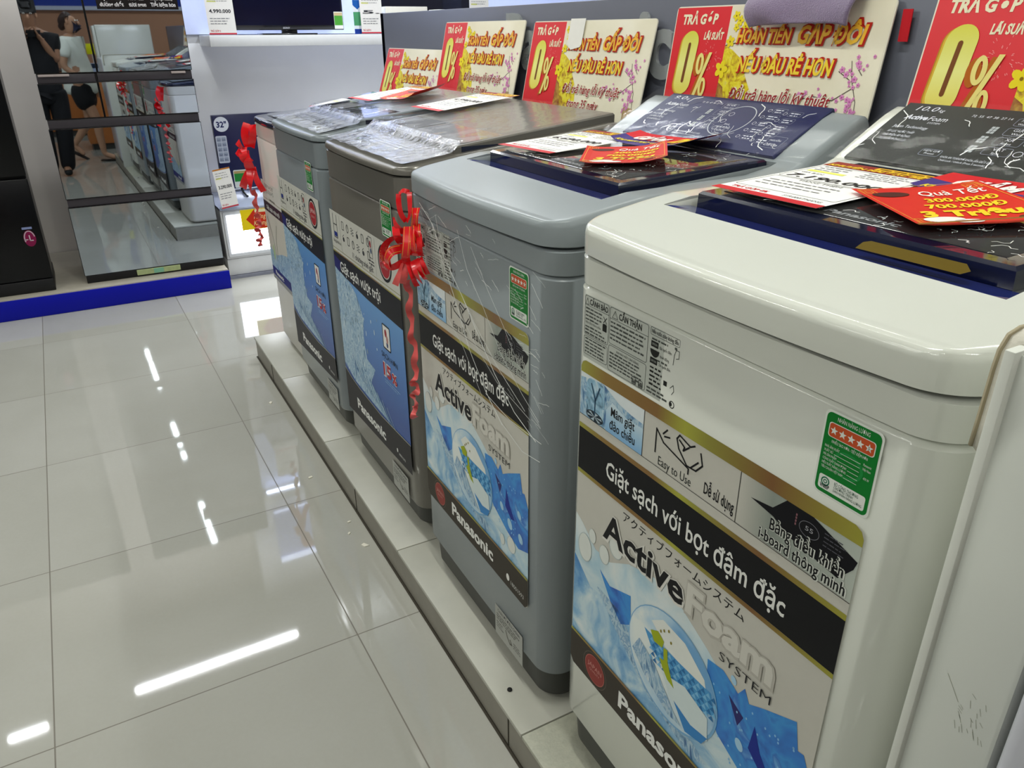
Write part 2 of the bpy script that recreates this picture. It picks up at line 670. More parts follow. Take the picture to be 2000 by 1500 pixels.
def energy_label(parent, org, w, h):
    """green star label; org = top left corner, in the machine's frame"""
    mb = MB()
    k = Ink(mb, org, (0, -1, 0), (0, 0, 1))
    G, O, Wt = ink('#0b7a2c'), ink('#c8542a'), ink('#e4e8e0')
    k.rrect(0, -h, w, 0, w * 0.10, Wt, 1)
    e = w * 0.035
    k.rrect(e, -h + e, w - e, -e, w * 0.09, G, 2)
    k.text('NHÃN NĂNG LƯỢNG', w / 2, -h * 0.10, w * 0.07, Wt, 3, 'c', fit=w * 0.55)
    k.rrect(w * 0.10, -h * 0.30, w * 0.90, -h * 0.13, w * 0.05, Wt, 3)
    k.rrect(w * 0.115, -h * 0.292, w * 0.885, -h * 0.138, w * 0.045, O, 4)
    for i in range(5):
        k.star(w * (0.20 + 0.15 * i), -h * 0.218, w * 0.07, Wt, 5)
    k.text('5', w * 0.80, -h * 0.235, w * 0.05, ink(BLACK), 6, 'c')
    k.text('NHIỀU SAO HƠN - TIẾT KIỆM HƠN', w / 2, -h * 0.36, w * 0.05, Wt, 3, 'c', fit=w * 0.62)
    k.ring(w * 0.52, -h * 0.54, w * 0.27, h * 0.15, w * 0.05, ink('#1c8a40'), 3)
    rows = [('NHÀ SẢN XUẤT', 'Panasonic'), ('XUẤT XỨ', 'Việt Nam'), ('MÃ SẢN PHẨM', ''), ('CÔNG SUẤT DANH ĐỊNH', '470 W'), ('HIỆU SUẤT NĂNG LƯỢNG', ''), ('TIÊU CHUẨN VIỆT NAM', '')]
    for i, (a, c) in enumerate(rows):
        y = -h * (0.43 + 0.05 * i)
        L = k.text(a, w * 0.09, y, w * 0.042, Wt, 4, sx=0.62)
        k.rect(w * 0.11 + L, y, w * 0.72, y + w * 0.006, Wt, 4)
        if c:
            k.text(c, w * 0.90, y, w * 0.042, Wt, 4, 'r', sx=0.6)
    k.rrect(w * 0.09, -h * 0.93, w * 0.91, -h * 0.76, w * 0.04, Wt, 3)
    k.ring(w * 0.21, -h * 0.83, w * 0.075, w * 0.075, w * 0.02, ink('#0d6b4a'), 4)
    k.ring(w * 0.21, -h * 0.83, w * 0.035, w * 0.035, w * 0.015, ink('#0d6b4a'), 4)
    k.text('VNEEP', w * 0.21, -h * 0.91, w * 0.065, ink(BLACK), 4, 'c', fit=w * 0.17, bold=0.03)
    k.text('BỘ CÔNG THƯƠNG', w * 0.37, -h * 0.82, w * 0.055, ink('#1d4a38'), 4, fit=w * 0.42)
    k.text('CHƯƠNG TRÌNH', w * 0.37, -h * 0.86, w * 0.05, ink('#1d4a38'), 4, fit=w * 0.34)
    k.text('DÁN NHÃN NĂNG LƯỢNG', w * 0.37, -h * 0.90, w * 0.045, ink('#1d4a38'), 4, fit=w * 0.50)
    o = mb.build('energy_label', parent, smooth=False)
    o['label'] = 'green energy label with a row of stars'
    return o


def caution_label(parent, org, full=True):
    mb = MB()
    k = Ink(mb, org, (0, -1, 0), (0, 0, 1))
    B, G, BG = ink('#202220'), ink('#4c504c'), ink('#a9aea6')
    if full:
        k.rrect(-0.001, -0.100, 0.219, 0.001, 0.003, ink('#bcc0b8'), 0.6)
        k.frame(0.0, -0.062, 0.062, 0, 0.004, 0.0008, G, 2)
        k.frame(0.0, -0.094, 0.062, -0.064, 0.004, 0.0008, G, 2)
        k.frame(0.064, -0.056, 0.153, 0.0, 0.004, 0.0008, G, 2)
        k.frame(0.064, -0.098, 0.153, -0.058, 0.004, 0.0008, G, 2)
        k.rect(0.0, -0.0155, 0.062, -0.0148, G, 2)
        k.rect(0.064, -0.0175, 0.153, -0.0168, G, 2)
        k.text('CẢNH BÁO', 0.013, -0.0125, 0.009, B, 3, bold=0.02, fit=0.046)
        k.stroke([(0.002, -0.0135), (0.0065, -0.004), (0.011, -0.0135), (0.002, -0.0135)], 0.0008, G, 3)
        k.text('CẨN THẬN', 0.086, -0.0135, 0.0095, B, 3, bold=0.02, fit=0.052)
        k.stroke([(0.07, -0.015), (0.0765, -0.004), (0.083, -0.015), (0.07, -0.015)], 0.0008, G, 3)
        k.rect(0.0763, -0.012, 0.0767, -0.007, G, 3)
        k.lines(0.003, -0.021, 0.046, 4, 0.0056, 0.0026, G, 3, 1)
        k.text('YÊU CẦU SỬA CHỮA', 0.003, -0.0435, 0.0034, B, 3, fit=0.04)
        k.lines(0.003, -0.0495, 0.060, 3, 0.0052, 0.0026, G, 3, 2)
        k.lines(0.004, -0.069, 0.060, 5, 0.0053, 0.0026, G, 3, 3)
        k.lines(0.067, -0.0235, 0.152, 5, 0.0062, 0.0028, G, 3, 4)
        k.text('KHI MÁY MẤT CÂN BẰNG', 0.084, -0.0655, 0.0036, B, 3, fit=0.052)
        k.lines(0.068, -0.0705, 0.151, 5, 0.0052, 0.0026, G, 3, 5)
        k.ell(0.0525, -0.033, 0.0052, 0.002, B, 3)
        k.rect(0.0475, -0.043, 0.0575, -0.033, B, 3)
        k.stroke([(0.049, -0.021), (0.057, -0.03)], 0.0012, B, 3)
        k.stroke([(0.057, -0.021), (0.049, -0.03)], 0.0012, B, 3)
        for cx in (0.128, 0.143):
            k.frame(cx - 0.005, -0.097, cx + 0.005, -0.086, 0.002, 0.001, G, 3)
            k.rect(cx - 0.004, -0.0955, cx + 0.004, -0.0915, G, 3)
        x = 0.157
        k.frame(x, -0.011, x + 0.06, 0.0, 0.002, 0.0007, G, 2)
        k.text('Nếu nước chảy không đều', x + 0.003, -0.008, 0.0058, B, 3, fit=0.054, bold=0.01)
        k.lines(x + 0.004, -0.017, x + 0.045, 1, 0.005, 0.0028, G, 3, 6)
        for yy in (-0.027, -0.051):
            k.rect(x + 0.003, yy, x + 0.018, yy + 0.0085, B, 3)
            k.text('OFF/ON', x + 0.0105, yy + 0.0028, 0.0032, BG, 4, 'c', fit=0.011)
            k.text('Bật nguồn điện.' if yy > -0.04 else 'Tắt nguồn điện.', x + 0.021, yy + 0.001, 0.0042, B, 3, fit=0.025)
        k.ell(x + 0.0115, -0.0305, 0.0095, 0.0105, B, 3, a0=PI, a1=2 * PI)
        k.text('Khởi động.', x + 0.023, -0.038, 0.0042, B, 3, fit=0.019)
        k.lines(x + 0.004, -0.0445, x + 0.04, 1, 0.005, 0.0028, G, 3, 8)
        k.lines(x + 0.004, -0.058, x + 0.030, 5, 0.0062, 0.003, B, 3, 9)
        k.lines(x, -0.090, x + 0.044, 2, 0.0052, 0.0028, G, 3, 10)
        k.stroke([(x + 0.05, -0.038), (x + 0.051, -0.024), (x + 0.054, -0.016), (x + 0.060, -0.016), (x + 0.060, -0.026), (x + 0.055, -0.028)], 0.001, G, 3)
        k.ell(x + 0.053, -0.0145, 0.0025, 0.002, G, 3)
        k.ring(x + 0.054, -0.094, 0.0055, 0.0055, 0.0014, B, 3, 16)
        k.ell(x + 0.052, -0.094, 0.0025, 0.003, B, 3)
        k.stroke([(x + 0.048, -0.072), (x + 0.054, -0.066), (x + 0.056, -0.074), (x + 0.052, -0.080)], 0.001, G, 3)
        k.rect(x + 0.034, -0.073, x + 0.041, -0.066, B, 3)
    o = mb.build('caution_label', parent, smooth=False)
    o['label'] = 'grey caution label of small print'
    return o


def foot_sticker(parent, org, w=0.128, h=0.085):
    mb = MB()
    k = Ink(mb, org, (0, -1, 0), (0, 0, 1))
    k.rect(0, -h, w, 0, ink('#a9aaa4'), 1)
    k.text('CHÂN ĐẾ ĐIỀU CHỈNH', w * 0.5, -h * 0.17, h * 0.10, ink('#2a2a2a'), 2, 'c', fit=w * 0.8)
    k.lines(w * 0.06, -h * 0.28, w * 0.95, 3, h * 0.075, h * 0.035, ink('#55564f'), 2, 3)
    k.stroke([(w * 0.40, -h * 0.5), (w * 0.46, -h * 0.66), (w * 0.55, -h * 0.78), (w * 0.62, -h * 0.74), (w * 0.56, -h * 0.64)], w * 0.035, ink('#6b6a62'), 2)
    k.lines(w * 0.06, -h * 0.55, w * 0.32, 3, h * 0.075, h * 0.03, ink('#55564f'), 2, 5)
    k.lines(w * 0.68, -h * 0.62, w * 0.95, 3, h * 0.075, h * 0.03, ink('#55564f'), 2, 6)
    o = mb.build('foot_adjustment_sticker', parent, smooth=False)
    return o


def foam_decal(parent, org):
    """front decal of the two foam machines; local x from the far edge, y = height above the step"""
    mb = MB()
    k = Ink(mb, org, (0, -1, 0), (0, 0, 1))
    W = 0.52
    P = ink('#c9c6bc')
    B, Wt, DK = ink('#141417'), ink('#e9e9e4'), ink('#3a342c')
    k.poly(Ink.rr(0, 0.255, W, 0.870, 0.012), P, 1)
    # gold head band with rounded top corners
    k.poly([(0, 0.849), (W, 0.849)] + [(W, 0.858), (W - 0.004, 0.866), (W - 0.012, 0.870), (0.012, 0.870), (0.004, 0.866), (0, 0.858)], GOLD, 3)
    # first cell: tumbling water
    k.poly([(0, 0.776), (0.16, 0.776), (0.16, 0.849), (0, 0.849)], ink('#dfe6e8'), 2)
    k.poly([(0, 0.776), (0.16, 0.776), (0.16, 0.826), (0.13, 0.828), (0.10, 0.833), (0.07, 0.845), (0.06, 0.849), (0.0, 0.840)], SPLASH, 3)
    k.poly([(0.07, 0.776), (0.16, 0.776), (0.16, 0.819), (0.12, 0.818), (0.085, 0.828), (0.07, 0.81)], mat_grad('printed_pale_water', 1, [(0, '#7fb2dd'), (0.5, '#a9cbe2'), (1, '#d5e4ea')], 0.776, 0.83), 4)
    k.rrect(0.017, 0.7765, 0.065, 0.846, 0.012, mat_cloudy('printed_drum', [(0.3, '#24516f'), (0.5, '#8fbcd6'), (0.7, '#cfe2ea')], 40, 4, 1.5), 4)
    k.ell(0.041, 0.785, 0.023, 0.009, ink('#26323e'), 5)
    for a in range(6):
        k.poly([(0.041, 0.785), (0.041 + 0.02 * math.cos(a * PI / 3), 0.785 + 0.0075 * math.sin(a * PI / 3)), (0.041 + 0.02 * math.cos(a * PI / 3 + 0.45), 0.785 + 0.0075 * math.sin(a * PI / 3 + 0.45))], ink('#aebfc8'), 6)
    k.stroke([(0.041, 0.789), (0.041, 0.815), (0.030, 0.838)], 0.003, ink('#2b4c66'), 6)
    k.stroke([(0.041, 0.812), (0.052, 0.838)], 0.003, ink('#2b4c66'), 6)
    k.text('Mâm giặt', 0.083, 0.806, 0.0155, B, 6, fit=0.058, bold=0.01)
    k.text('đảo chiều', 0.081, 0.784, 0.0155, B, 6, fit=0.062, bold=0.01)
    for x in (0.16, 0.348):
        k.rect(x, 0.776, x + 0.0012, 0.849, ink('#3c3c38'), 4)
    k.rect(0, 0.7755, W, 0.7765, ink('#3c3c38'), 4)
    # second cell: hand and lid
    k.stroke([(0.189, 0.797), (0.189, 0.834), (0.205, 0.819), (0.258, 0.805), (0.258, 0.797)], 0.0025, B, 4)
    k.stroke([(0.203, 0.832), (0.211, 0.841)], 0.0025, B, 4)
    k.stroke([(0.206, 0.829), (0.217, 0.832)], 0.0025, B, 4)
    k.stroke([(0.231, 0.838), (0.236, 0.845), (0.258, 0.838), (0.266, 0.843)], 0.0025, B, 4)
    k.stroke([(0.231, 0.838), (0.236, 0.825), (0.254, 0.808), (0.272, 0.809), (0.283, 0.822), (0.278, 0.838)], 0.0025, B, 4)
    k.stroke([(0.236, 0.838), (0.247, 0.832), (0.245, 0.826), (0.256, 0.836)], 0.0025, B, 4)
    k.stroke([(0.262, 0.809), (0.275, 0.823)], 0.0025, B, 4)
    k.text('Easy to Use', 0.197, 0.781, 0.0145, ink('#262b28'), 4, fit=0.068)
    k.text('Dễ sử dụng', 0.290, 0.786, 0.0175, B, 4, fit=0.054 * 1.0, bold=0.012)
    # third cell: control board
    k.poly([(0.349, 0.777), (W, 0.777), (W, 0.849), (0.349, 0.849)], mat_grad('printed_grey_mist', 0, [(0, '#c9c6bc'), (0.3, '#8d958c'), (1, '#b9c0b6')], 0.349, 0.52), 2)
    k.poly([(0.368, 0.824), (0.402, 0.829), (0.420, 0.849), (0.458, 0.849), (0.519, 0.829), (0.516, 0.818), (0.500, 0.796), (0.43, 0.806), (0.405, 0.818)], ink('#0d0d14'), 3)
    k.ring(0.455, 0.830, 0.014, 0.010, 0.0007, ink('#7c7c84'), 4, 24)
    k.text('55', 0.455, 0.828, 0.006, ink('#a8a8ae'), 4, 'c', fit=0.011)
    for i in range(4):
        k.rect(0.435, 0.826 + 0.004 * i, 0.437, 0.829 + 0.004 * i, ink('#8a5f66'), 4)
        k.lines(0.475, 0.838 - 0.005 * i, 0.505, 1, 0.004, 0.0016, ink('#53535b'), 4, i)
    for wt, kk, bd in ((ink('#d8dad2'), 5, 0.055), (B, 6, 0.012)):
        k.text('Bảng điều khiển', 0.402, 0.800, 0.0165, wt, kk, fit=0.104 if kk == 6 else 0.106, bold=bd)
        k.text('i-board thông minh', 0.388, 0.780, 0.0165, wt, kk, fit=0.124 if kk == 6 else 0.126, bold=bd)
    # black slogan band between gold lines
    k.rect(0, 0.675, W, 0.752, B, 2)
    k.rect(0, 0.752, W, 0.760, GOLD, 3)
    k.rect(0, 0.668, W, 0.675, GOLD, 3)
    k.text('Giặt sạch với bọt đậm đặc', 0.078, 0.697, 0.031, Wt, 4, fit=0.365, bold=0.014)
    # picture
    k.text('アクティブフォームシステム', 0.128, 0.645, 0.015, B, 4, fit=0.258)
    k.poly([(0, 0.330), (W, 0.330), (W, 0.47), (0.42, 0.50), (0.33, 0.555), (0.24, 0.60), (0.15, 0.575), (0.10, 0.545), (0.06, 0.545), (0.02, 0.575), (0, 0.585)], CREAM_CLOUD, 2)
    k.poly([(0, 0.330), (W, 0.330), (0.44, 0.37), (0.36, 0.385), (0.28, 0.42), (0.20, 0.45), (0.12, 0.47), (0.05, 0.46), (0, 0.50)], SKYW, 3)
    k.poly([(0.07, 0.475), (0.13, 0.470), (0.20, 0.42), (0.30, 0.375), (0.36, 0.355), (0.33, 0.335), (0.22, 0.365), (0.12, 0.43)], SPLASH, 4)
    # blue cloth
    k.poly([(0.075, 0.515), (0.105, 0.500), (0.160, 0.520), (0.165, 0.465), (0.14, 0.447), (0.11, 0.47)], CLOTHB, 4)
    k.poly([(0.335, 0.540), (0.365, 0.545), (0.395, 0.530), (0.405, 0.548), (0.415, 0.530), (0.44, 0.545), (0.488, 0.570), (0.497, 0.530), (0.506, 0.532), (0.520, 0.505), (0.520, 0.40), (0.48, 0.385), (0.43, 0.40), (0.37, 0.43), (0.34, 0.47)], CLOTHB, 4)
    k.poly([(0.38, 0.515), (0.41, 0.500), (0.402, 0.478)], ink('#2d2a6a'), 5)
    k.poly([(0.43, 0.505), (0.445, 0.470), (0.465, 0.445), (0.45, 0.44), (0.425, 0.46)], ink('#1c2f8e'), 5)
    for x, y, r in ((0.41, 0.45, 0.010), (0.445, 0.425, 0.013), (0.485, 0.47, 0.010), (0.49, 0.415, 0.012), (0.385, 0.545, 0.007)):
        k.ell(x, y, r * 0.7, r, ink('#a9cfe8'), 6, 16, rot=0.5)
    rnd = random.Random(3)
    for _ in range(40):
        k.ell(rnd.uniform(0.35, 0.515), rnd.uniform(0.40, 0.53), 0.0016, 0.0022, ink('#8fc3ea'), 6, 6)
    # bubble
    k.ell(0.265, 0.455, 0.104, 0.096, ink('#7fb0d6'), 7, 40, rot=-0.4)
    k.ell(0.264, 0.456, 0.101, 0.093, BUBBLE, 8, 40, rot=-0.4)
    k.poly([(0.215, 0.515), (0.24, 0.535), (0.29, 0.53), (0.335, 0.50), (0.345, 0.47), (0.30, 0.485), (0.25, 0.49)], ink('#e6e9e2'), 9)
    k.poly([(0.20, 0.49), (0.25, 0.487), (0.35, 0.488), (0.362, 0.455), (0.33, 0.44), (0.27, 0.44), (0.22, 0.465)], ink('#4f9ad0'), 10)
    for i in range(5):
        for j in range(14):
            x = 0.215 + 0.0105 * j + 0.005 * (i % 2)
            y = 0.482 - 0.0085 * i
            k.poly([(x, y - 0.004), (x + 0.005, y + 0.004), (x + 0.010, y - 0.004)], ink('#2f72ac') if (i + j) % 2 else ink('#7fbce2'), 11)
    k.poly([(0.25, 0.44), (0.30, 0.455), (0.35, 0.44), (0.355, 0.40), (0.32, 0.385), (0.27, 0.41)], ink('#d5e2e2'), 12)
    k.poly([(0.19, 0.46), (0.23, 0.44), (0.28, 0.39), (0.30, 0.375), (0.27, 0.372), (0.21, 0.40), (0.175, 0.43)], SPLASH, 12)
    k.poly([(0.28, 0.41), (0.32, 0.398), (0.355, 0.405), (0.345, 0.385), (0.31, 0.375)], ink('#3d86c6'), 13)
    G1 = ink('#a3b01c')
    k.poly([(0.215, 0.497), (0.232, 0.507), (0.247, 0.498), (0.244, 0.484), (0.225, 0.482)], G1, 13)
    k.poly([(0.247, 0.487), (0.256, 0.489), (0.259, 0.468), (0.268, 0.449), (0.278, 0.432), (0.262, 0.436), (0.249, 0.449), (0.240, 0.462), (0.250, 0.464)], G1, 13)
    for x, y in ((0.245, 0.518), (0.255, 0.525), (0.238, 0.512), (0.262, 0.508)):
        k.ell(x, y, 0.002, 0.003, ink('#8a7d2c'), 13, 8)
    for x, y, rx, ry in ((0.115, 0.585, 0.018, 0.022), (0.03, 0.53, 0.02, 0.028), (0.05, 0.565, 0.010, 0.014), (0.085, 0.55, 0.014, 0.018), (0.45, 0.375, 0.018, 0.020), (0.41, 0.365, 0.010, 0.014)):
        k.ell(x, y, rx, ry, ink('#b9c4c2'), 6, 24)
        k.ell(x + 0.001, y + 0.001, rx * 0.94, ry * 0.94, ink('#dde1db'), 7, 24)
    # lettering over the picture
    k.text('Active', 0.078, 0.585, 0.052, ink('#dedcd4'), 9, fit=0.202, bold=0.06)
    k.text('Active', 0.080, 0.587, 0.050, ink('#17171a'), 10, fit=0.196, bold=0.025)
    k.text('Foam', 0.280, 0.585, 0.052, ink('#bcb8ae'), 9, fit=0.168, bold=0.07)
    k.text('Foam', 0.282, 0.587, 0.049, ink('#d3d0c6'), 10, fit=0.162, bold=0.035)
    k.text('SYSTEM', 0.355, 0.558, 0.015, ink('#1b1b22'), 10, fit=0.092, bold=-0.008)
    # foot band
    k.poly([(0, 0.268), (0.010, 0.255), (W - 0.010, 0.255), (W, 0.265), (W, 0.330), (0, 0.330)], DK, 14)
    k.rect(0, 0.330, W, 0.335, GOLD, 14)
    k.ring(0.078, 0.292, 0.036, 0.036, 0.0015, ink('#5c544a'), 15)
    k.ell(0.078, 0.292, 0.030, 0.030, ink('#b5675c'), 15)
    k.ell(0.078, 0.292, 0.0285, 0.0285, ink('#8e3a34'), 16)
    k.text('JAPAN', 0.078, 0.293, 0.010, ink('#c98f86'), 17, 'c', fit=0.042)
    k.text('QUALITY', 0.078, 0.284, 0.005, ink('#c98f86'), 17, 'c', fit=0.03)
    k.text('Panasonic', 0.150, 0.277, 0.034, Wt, 16, fit=0.218, bold=0.035)
    k.ell(0.437, 0.283, 0.007, 0.009, Wt, 16, 16)
    k.text('18001593', 0.450, 0.272, 0.011, ink('#c9c9c4'), 16, fit=0.056)
    o = mb.build('front_decal', parent, smooth=False)
    o['label'] = 'large printed front decal with a blue bubble picture'
    return o


def splash_decal(parent, org, W, blue=True, head='#c9c8bf', band='#15151c', foot='#2f2d30', small=False):
    """front decal of the water splash machines"""
    mb = MB()
    k = Ink(mb, org, (0, -1, 0), (0, 0, 1))
    B, Wt = ink('#1a1a1e'), ink('#e6e6e2')
    hd = ink(head)
    top, cre, bb, pic, ft = (0.745, 0.655, 0.610, 0.352, 0.312) if small else (0.842, 0.712, 0.635, 0.272, 0.180)
    k.rect(0, cre, W, top, hd, 1)
    k.rect(0, cre + 0.012, W, cre + 0.014, ink('#8d8a5e'), 2)
    if not small:
        k.rect(0, cre, W, cre + 0.004, GOLD, 3)
    IC = ink('#3a3a3c')
    s = 0.6 if small else 1.0
    yy = top - 0.035 * s
    k.stroke([(0.03 * s, yy + 0.025 * s), (0.03 * s, yy - 0.045 * s), (0.065 * s, yy - 0.045 * s), (0.065 * s, yy + 0.025 * s)], 0.003 * s, IC, 3)
    k.rect(0.034 * s, yy - 0.042 * s, 0.062 * s, yy - 0.028 * s, ink('#1b2f86'), 3)
    k.stroke([(0.034 * s, yy - 0.005 * s), (0.062 * s, yy - 0.005 * s)], 0.003 * s, IC, 3)
    k.text('Lồng giặt 60 cm', 0.016 * s, yy - 0.062 * s, 0.010 * s, IC, 3, fit=0.075 * s)
    n = 6
    for r in range(2):
        for i in range(n):
            cx, cy = (0.125 + 0.045 * i) * s, yy + 0.005 * s - 0.038 * s * r
            t = (i + r * 3) % 4
            if t == 0:
                k.frame(cx - 0.010 * s, cy - 0.013 * s, cx + 0.010 * s, cy + 0.013 * s, 0.004 * s, 0.0025 * s, IC, 3)
            elif t == 1:
                k.ring(cx, cy, 0.011 * s, 0.013 * s, 0.003 * s, IC, 3, 18)
                k.stroke([(cx, cy), (cx, cy + 0.008 * s)], 0.002 * s, IC, 4)
            elif t == 2:
                for q in (-0.008, 0, 0.008):
                    k.stroke([(cx - 0.012 * s, cy + q * s), (cx - 0.004 * s, cy + q * s + 0.003 * s), (cx + 0.004 * s, cy + q * s - 0.003 * s), (cx + 0.012 * s, cy + q * s)], 0.002 * s, IC, 3)
            else:
                k.ell(cx, cy - 0.003 * s, 0.009 * s, 0.007 * s, IC, 3, 12)
                k.stroke([(cx - 0.008 * s, cy + 0.004 * s), (cx + 0.004 * s, cy + 0.012 * s)], 0.0022 * s, IC, 3)
    k.text('11 chương trình giặt', 0.20 * s, cre + 0.022 * s, 0.017 * s, IC, 3, fit=0.18 * s, bold=0.01)
    if not small:
        k.rect(0.095, cre + 0.016, 0.0965, top - 0.006, ink('#9a9a94'), 3)
        k.rect(0.405, cre + 0.016, 0.4065, top - 0.006, ink('#9a9a94'), 3)
        k.frame(0.355, yy - 0.035, 0.385, yy + 0.025, 0.003, 0.002, IC, 3)
        k.ell(0.370, yy + 0.004, 0.006, 0.010, ink('#9a2b36'), 4, 12)
        k.ell(0.373, yy - 0.014, 0.005, 0.008, ink('#31486e'), 4, 12)
        k.lines(0.35, yy - 0.045, 0.395, 2, 0.009, 0.004, IC, 3, 4)
        k.ell(0.478, cre + 0.072, 0.050, 0.050, B, 4)
        k.ell(0.478, cre + 0.072, 0.042, 0.042, ink('#c9c6be'), 5)
        k.ell(0.478, cre + 0.072, 0.039, 0.039, ink('#a5262c'), 6)
        k.text('JAPAN', 0.478, cre + 0.074, 0.015, ink('#e3c9c4'), 7, 'c', fit=0.058)
        k.text('QUALITY', 0.478, cre + 0.058, 0.008, ink('#d8a9a4'), 7, 'c', fit=0.046)
    # slogan band, sweeping at its lower edge
    if small:
        k.rect(0, bb, W, cre, ink(band), 3)
        k.text('Giặt sạch vượt trội', 0.05, bb + 0.012, 0.018, Wt, 5, fit=0.24, bold=0.015)
    else:
        k.poly([(0, cre), (0, 0.66), (0.10, 0.648), (0.30, 0.636), (W, 0.632), (W, cre)], ink(band), 4)
        k.poly([(0, 0.70), (0, 0.66), (0.05, 0.652), (0.07, 0.69)], ink('#1a1a66'), 5)
        k.text('Giặt sạch vượt trội', 0.062, 0.660, 0.033, Wt, 6, fit=0.36, bold=0.015)
    # water picture
    if small:
        k.rect(0, pic, W, bb, ink('#cfcabf'), 2)
        k.poly([(0.03, pic), (W, pic), (W, pic + 0.13), (0.24, pic + 0.10), (0.12, pic + 0.07), (0.0, pic + 0.09), (0, pic)], SPLASH, 3)
        k.stroke([(0.03, 0.58), (0.09, 0.52), (0.12, 0.45), (0.13, 0.40)], 0.007, ink('#7d8076'), 4)
        k.stroke([(0.20, 0.57), (0.16, 0.50), (0.15, 0.42)], 0.006, ink('#7d8076'), 4)
        k.ell(0.085, 0.43, 0.016, 0.035, ink('#a9c08a'), 4)
        k.rect(0, ft, W, pic, ink('#1d2374'), 3)
        k.text('Panasonic', 0.06, ft + 0.010, 0.020, Wt, 5, fit=0.15, bold=0.03)
        k.rect(0, ft - 0.02, W, ft, ink('#9a9a98'), 3)
    else:
        k.poly([(0, 0.300), (0.14, 0.285), (0.34, 0.275), (W, 0.285), (W, 0.66), (0, 0.68)], DEEPW, 2)
        k.poly([(0, 0.33), (0.10, 0.300), (0.26, 0.292), (0.42, 0.288), (0.34, 0.33), (0.27, 0.36), (0.32, 0.42), (0.25, 0.43), (0.235, 0.50), (0.25, 0.56), (0.20, 0.62), (0.12, 0.648), (0, 0.66)], SPLASH, 3)
        rnd = random.Random(5)
        for _ in range(60):
            x, y = rnd.gauss(0.16, 0.09), rnd.gauss(0.56, 0.06)
            if 0.01 < x < 0.4 and 0.45 < y < 0.635:
                k.ell(x, y, rnd.uniform(0.002, 0.007), rnd.uniform(0.002, 0.009), ink('#c9dae4') if rnd.random() < 0.6 else ink('#8fa7b8'), 5, 8)
        for i in range(16):
            x, y = 0.10 + 0.02 * i, 0.36 - 0.004 * i
            k.stroke([(x, y + 0.03), (x + 0.02, y + 0.012), (x + 0.05, y - 0.01), (x + 0.09, y - 0.03)], 0.0022, ink('#b9d2e0') if i % 2 else ink('#3b6ea6'), 5)
        cx, cy = 0.445, 0.565
        k.frame(cx - 0.030, cy - 0.037, cx + 0.030, cy + 0.037, 0.006, 0.004, B, 6)
        k.rrect(cx - 0.026, cy - 0.033, cx + 0.026, cy + 0.033, 0.004, Wt, 5)
        k.ell(cx - 0.004, cy + 0.012, 0.009, 0.012, ink('#a03a40'), 6, 14)
        k.ell(cx + 0.006, cy - 0.004, 0.008, 0.012, ink('#b98a86'), 7, 14)
        k.ell(cx + 0.004, cy - 0.020, 0.007, 0.009, ink('#3a4a78'), 6, 14)
        k.text('SẠCH HƠN', cx + 0.012, 0.496, 0.017, ink('#20242c'), 6, 'c', fit=0.125)
        for kk, c, bd in ((6, '#d9dce0', 0.09), (7, '#b3262e', 0.03)):
            k.text('15', cx - 0.045, 0.440, 0.040, ink(c), kk, fit=0.062, bold=bd)
            k.text('%', cx + 0.022, 0.440, 0.030, ink(c), kk, fit=0.040, bold=bd)
        k.lines(cx - 0.04, 0.425, cx + 0.09, 2, 0.007, 0.0025, ink('#9fc0e0'), 6, 4)
        k.poly([(0, 0.31), (0.06, 0.296), (0.14, 0.286), (0.34, 0.277), (W, 0.288), (W, 0.195), (0, 0.165)], ink(foot), 8)
        k.stroke([(0, 0.312), (0.06, 0.298), (0.14, 0.288), (0.34, 0.279), (W, 0.290)], 0.0028, ink('#b5b39a'), 9)
        k.text('Panasonic', 0.105, 0.206, 0.036, Wt, 10, fit=0.265, bold=0.035)
        k.ell(0.468, 0.222, 0.005, 0.007, Wt, 10, 14)
        k.text('18001593', 0.480, 0.212, 0.008, Wt, 10, fit=0.05)
    o = mb.build('front_decal', parent, smooth=False)
    o['label'] = 'printed front decal with a water splash'
    return o

# ------------------------------------------------------------------ washing machines
# machine frame: origin on the step under the far front corner; +x into the depth, -y towards the viewer, +z up


def outline(v0, v1, W, rf, rb, inset=0.0, bulge=0.0, n=12):
    """rounded rectangle in (x, -a); a runs 0..W"""
    pts = []
    a0, a1 = inset, W - inset
    v0, v1 = v0 + inset, v1 - inset
    for cx, ca, r, st in ((v0 + rf, a0 + rf, rf, 180), (v0 + rf, a1 - rf, rf, 270), (v1 - rb, a1 - rb, rb, 0), (v1 - rb, a0 + rb, rb, 90)):
        for i in range(n + 1):
            # go around: far front, near front, near back, far back
            t = {180: (PI / 2 * i / n), 270: (PI / 2 + PI / 2 * i / n), 0: (PI + PI / 2 * i / n), 90: (PI * 1.5 + PI / 2 * i / n)}[st]
            # direction from the corner centre
            dv, da = -math.sin(t), -math.cos(t)
            v, a = cx + r * dv, ca + r * da
            if bulge:
                s = 2 * a / W - 1
                v -= bulge * (1 - s * s) * max(0, 1 - (v - v0) / 0.12)
            pts.append((v, a))
        if st == 180:
            for i in range(1, 8):
                a = a0 + rf + (a1 - a0 - 2 * rf) * i / 8
                v = v0
                if bulge:
                    s = 2 * a / W - 1
                    v -= bulge * (1 - s * s)
                pts.append((v, a))
    return pts


def ring(z, *a, **k):
    return [(v, -q, z) for v, q in outline(*a, **k)]


def lerp_prof(prof, v):
    for (v0, z0), (v1, z1) in zip(prof, prof[1:]):
        if v <= v1:
            t = (v - v0) / max(v1 - v0, 1e-6)
            return z0 + (z1 - z0) * t
    return prof[-1][1]


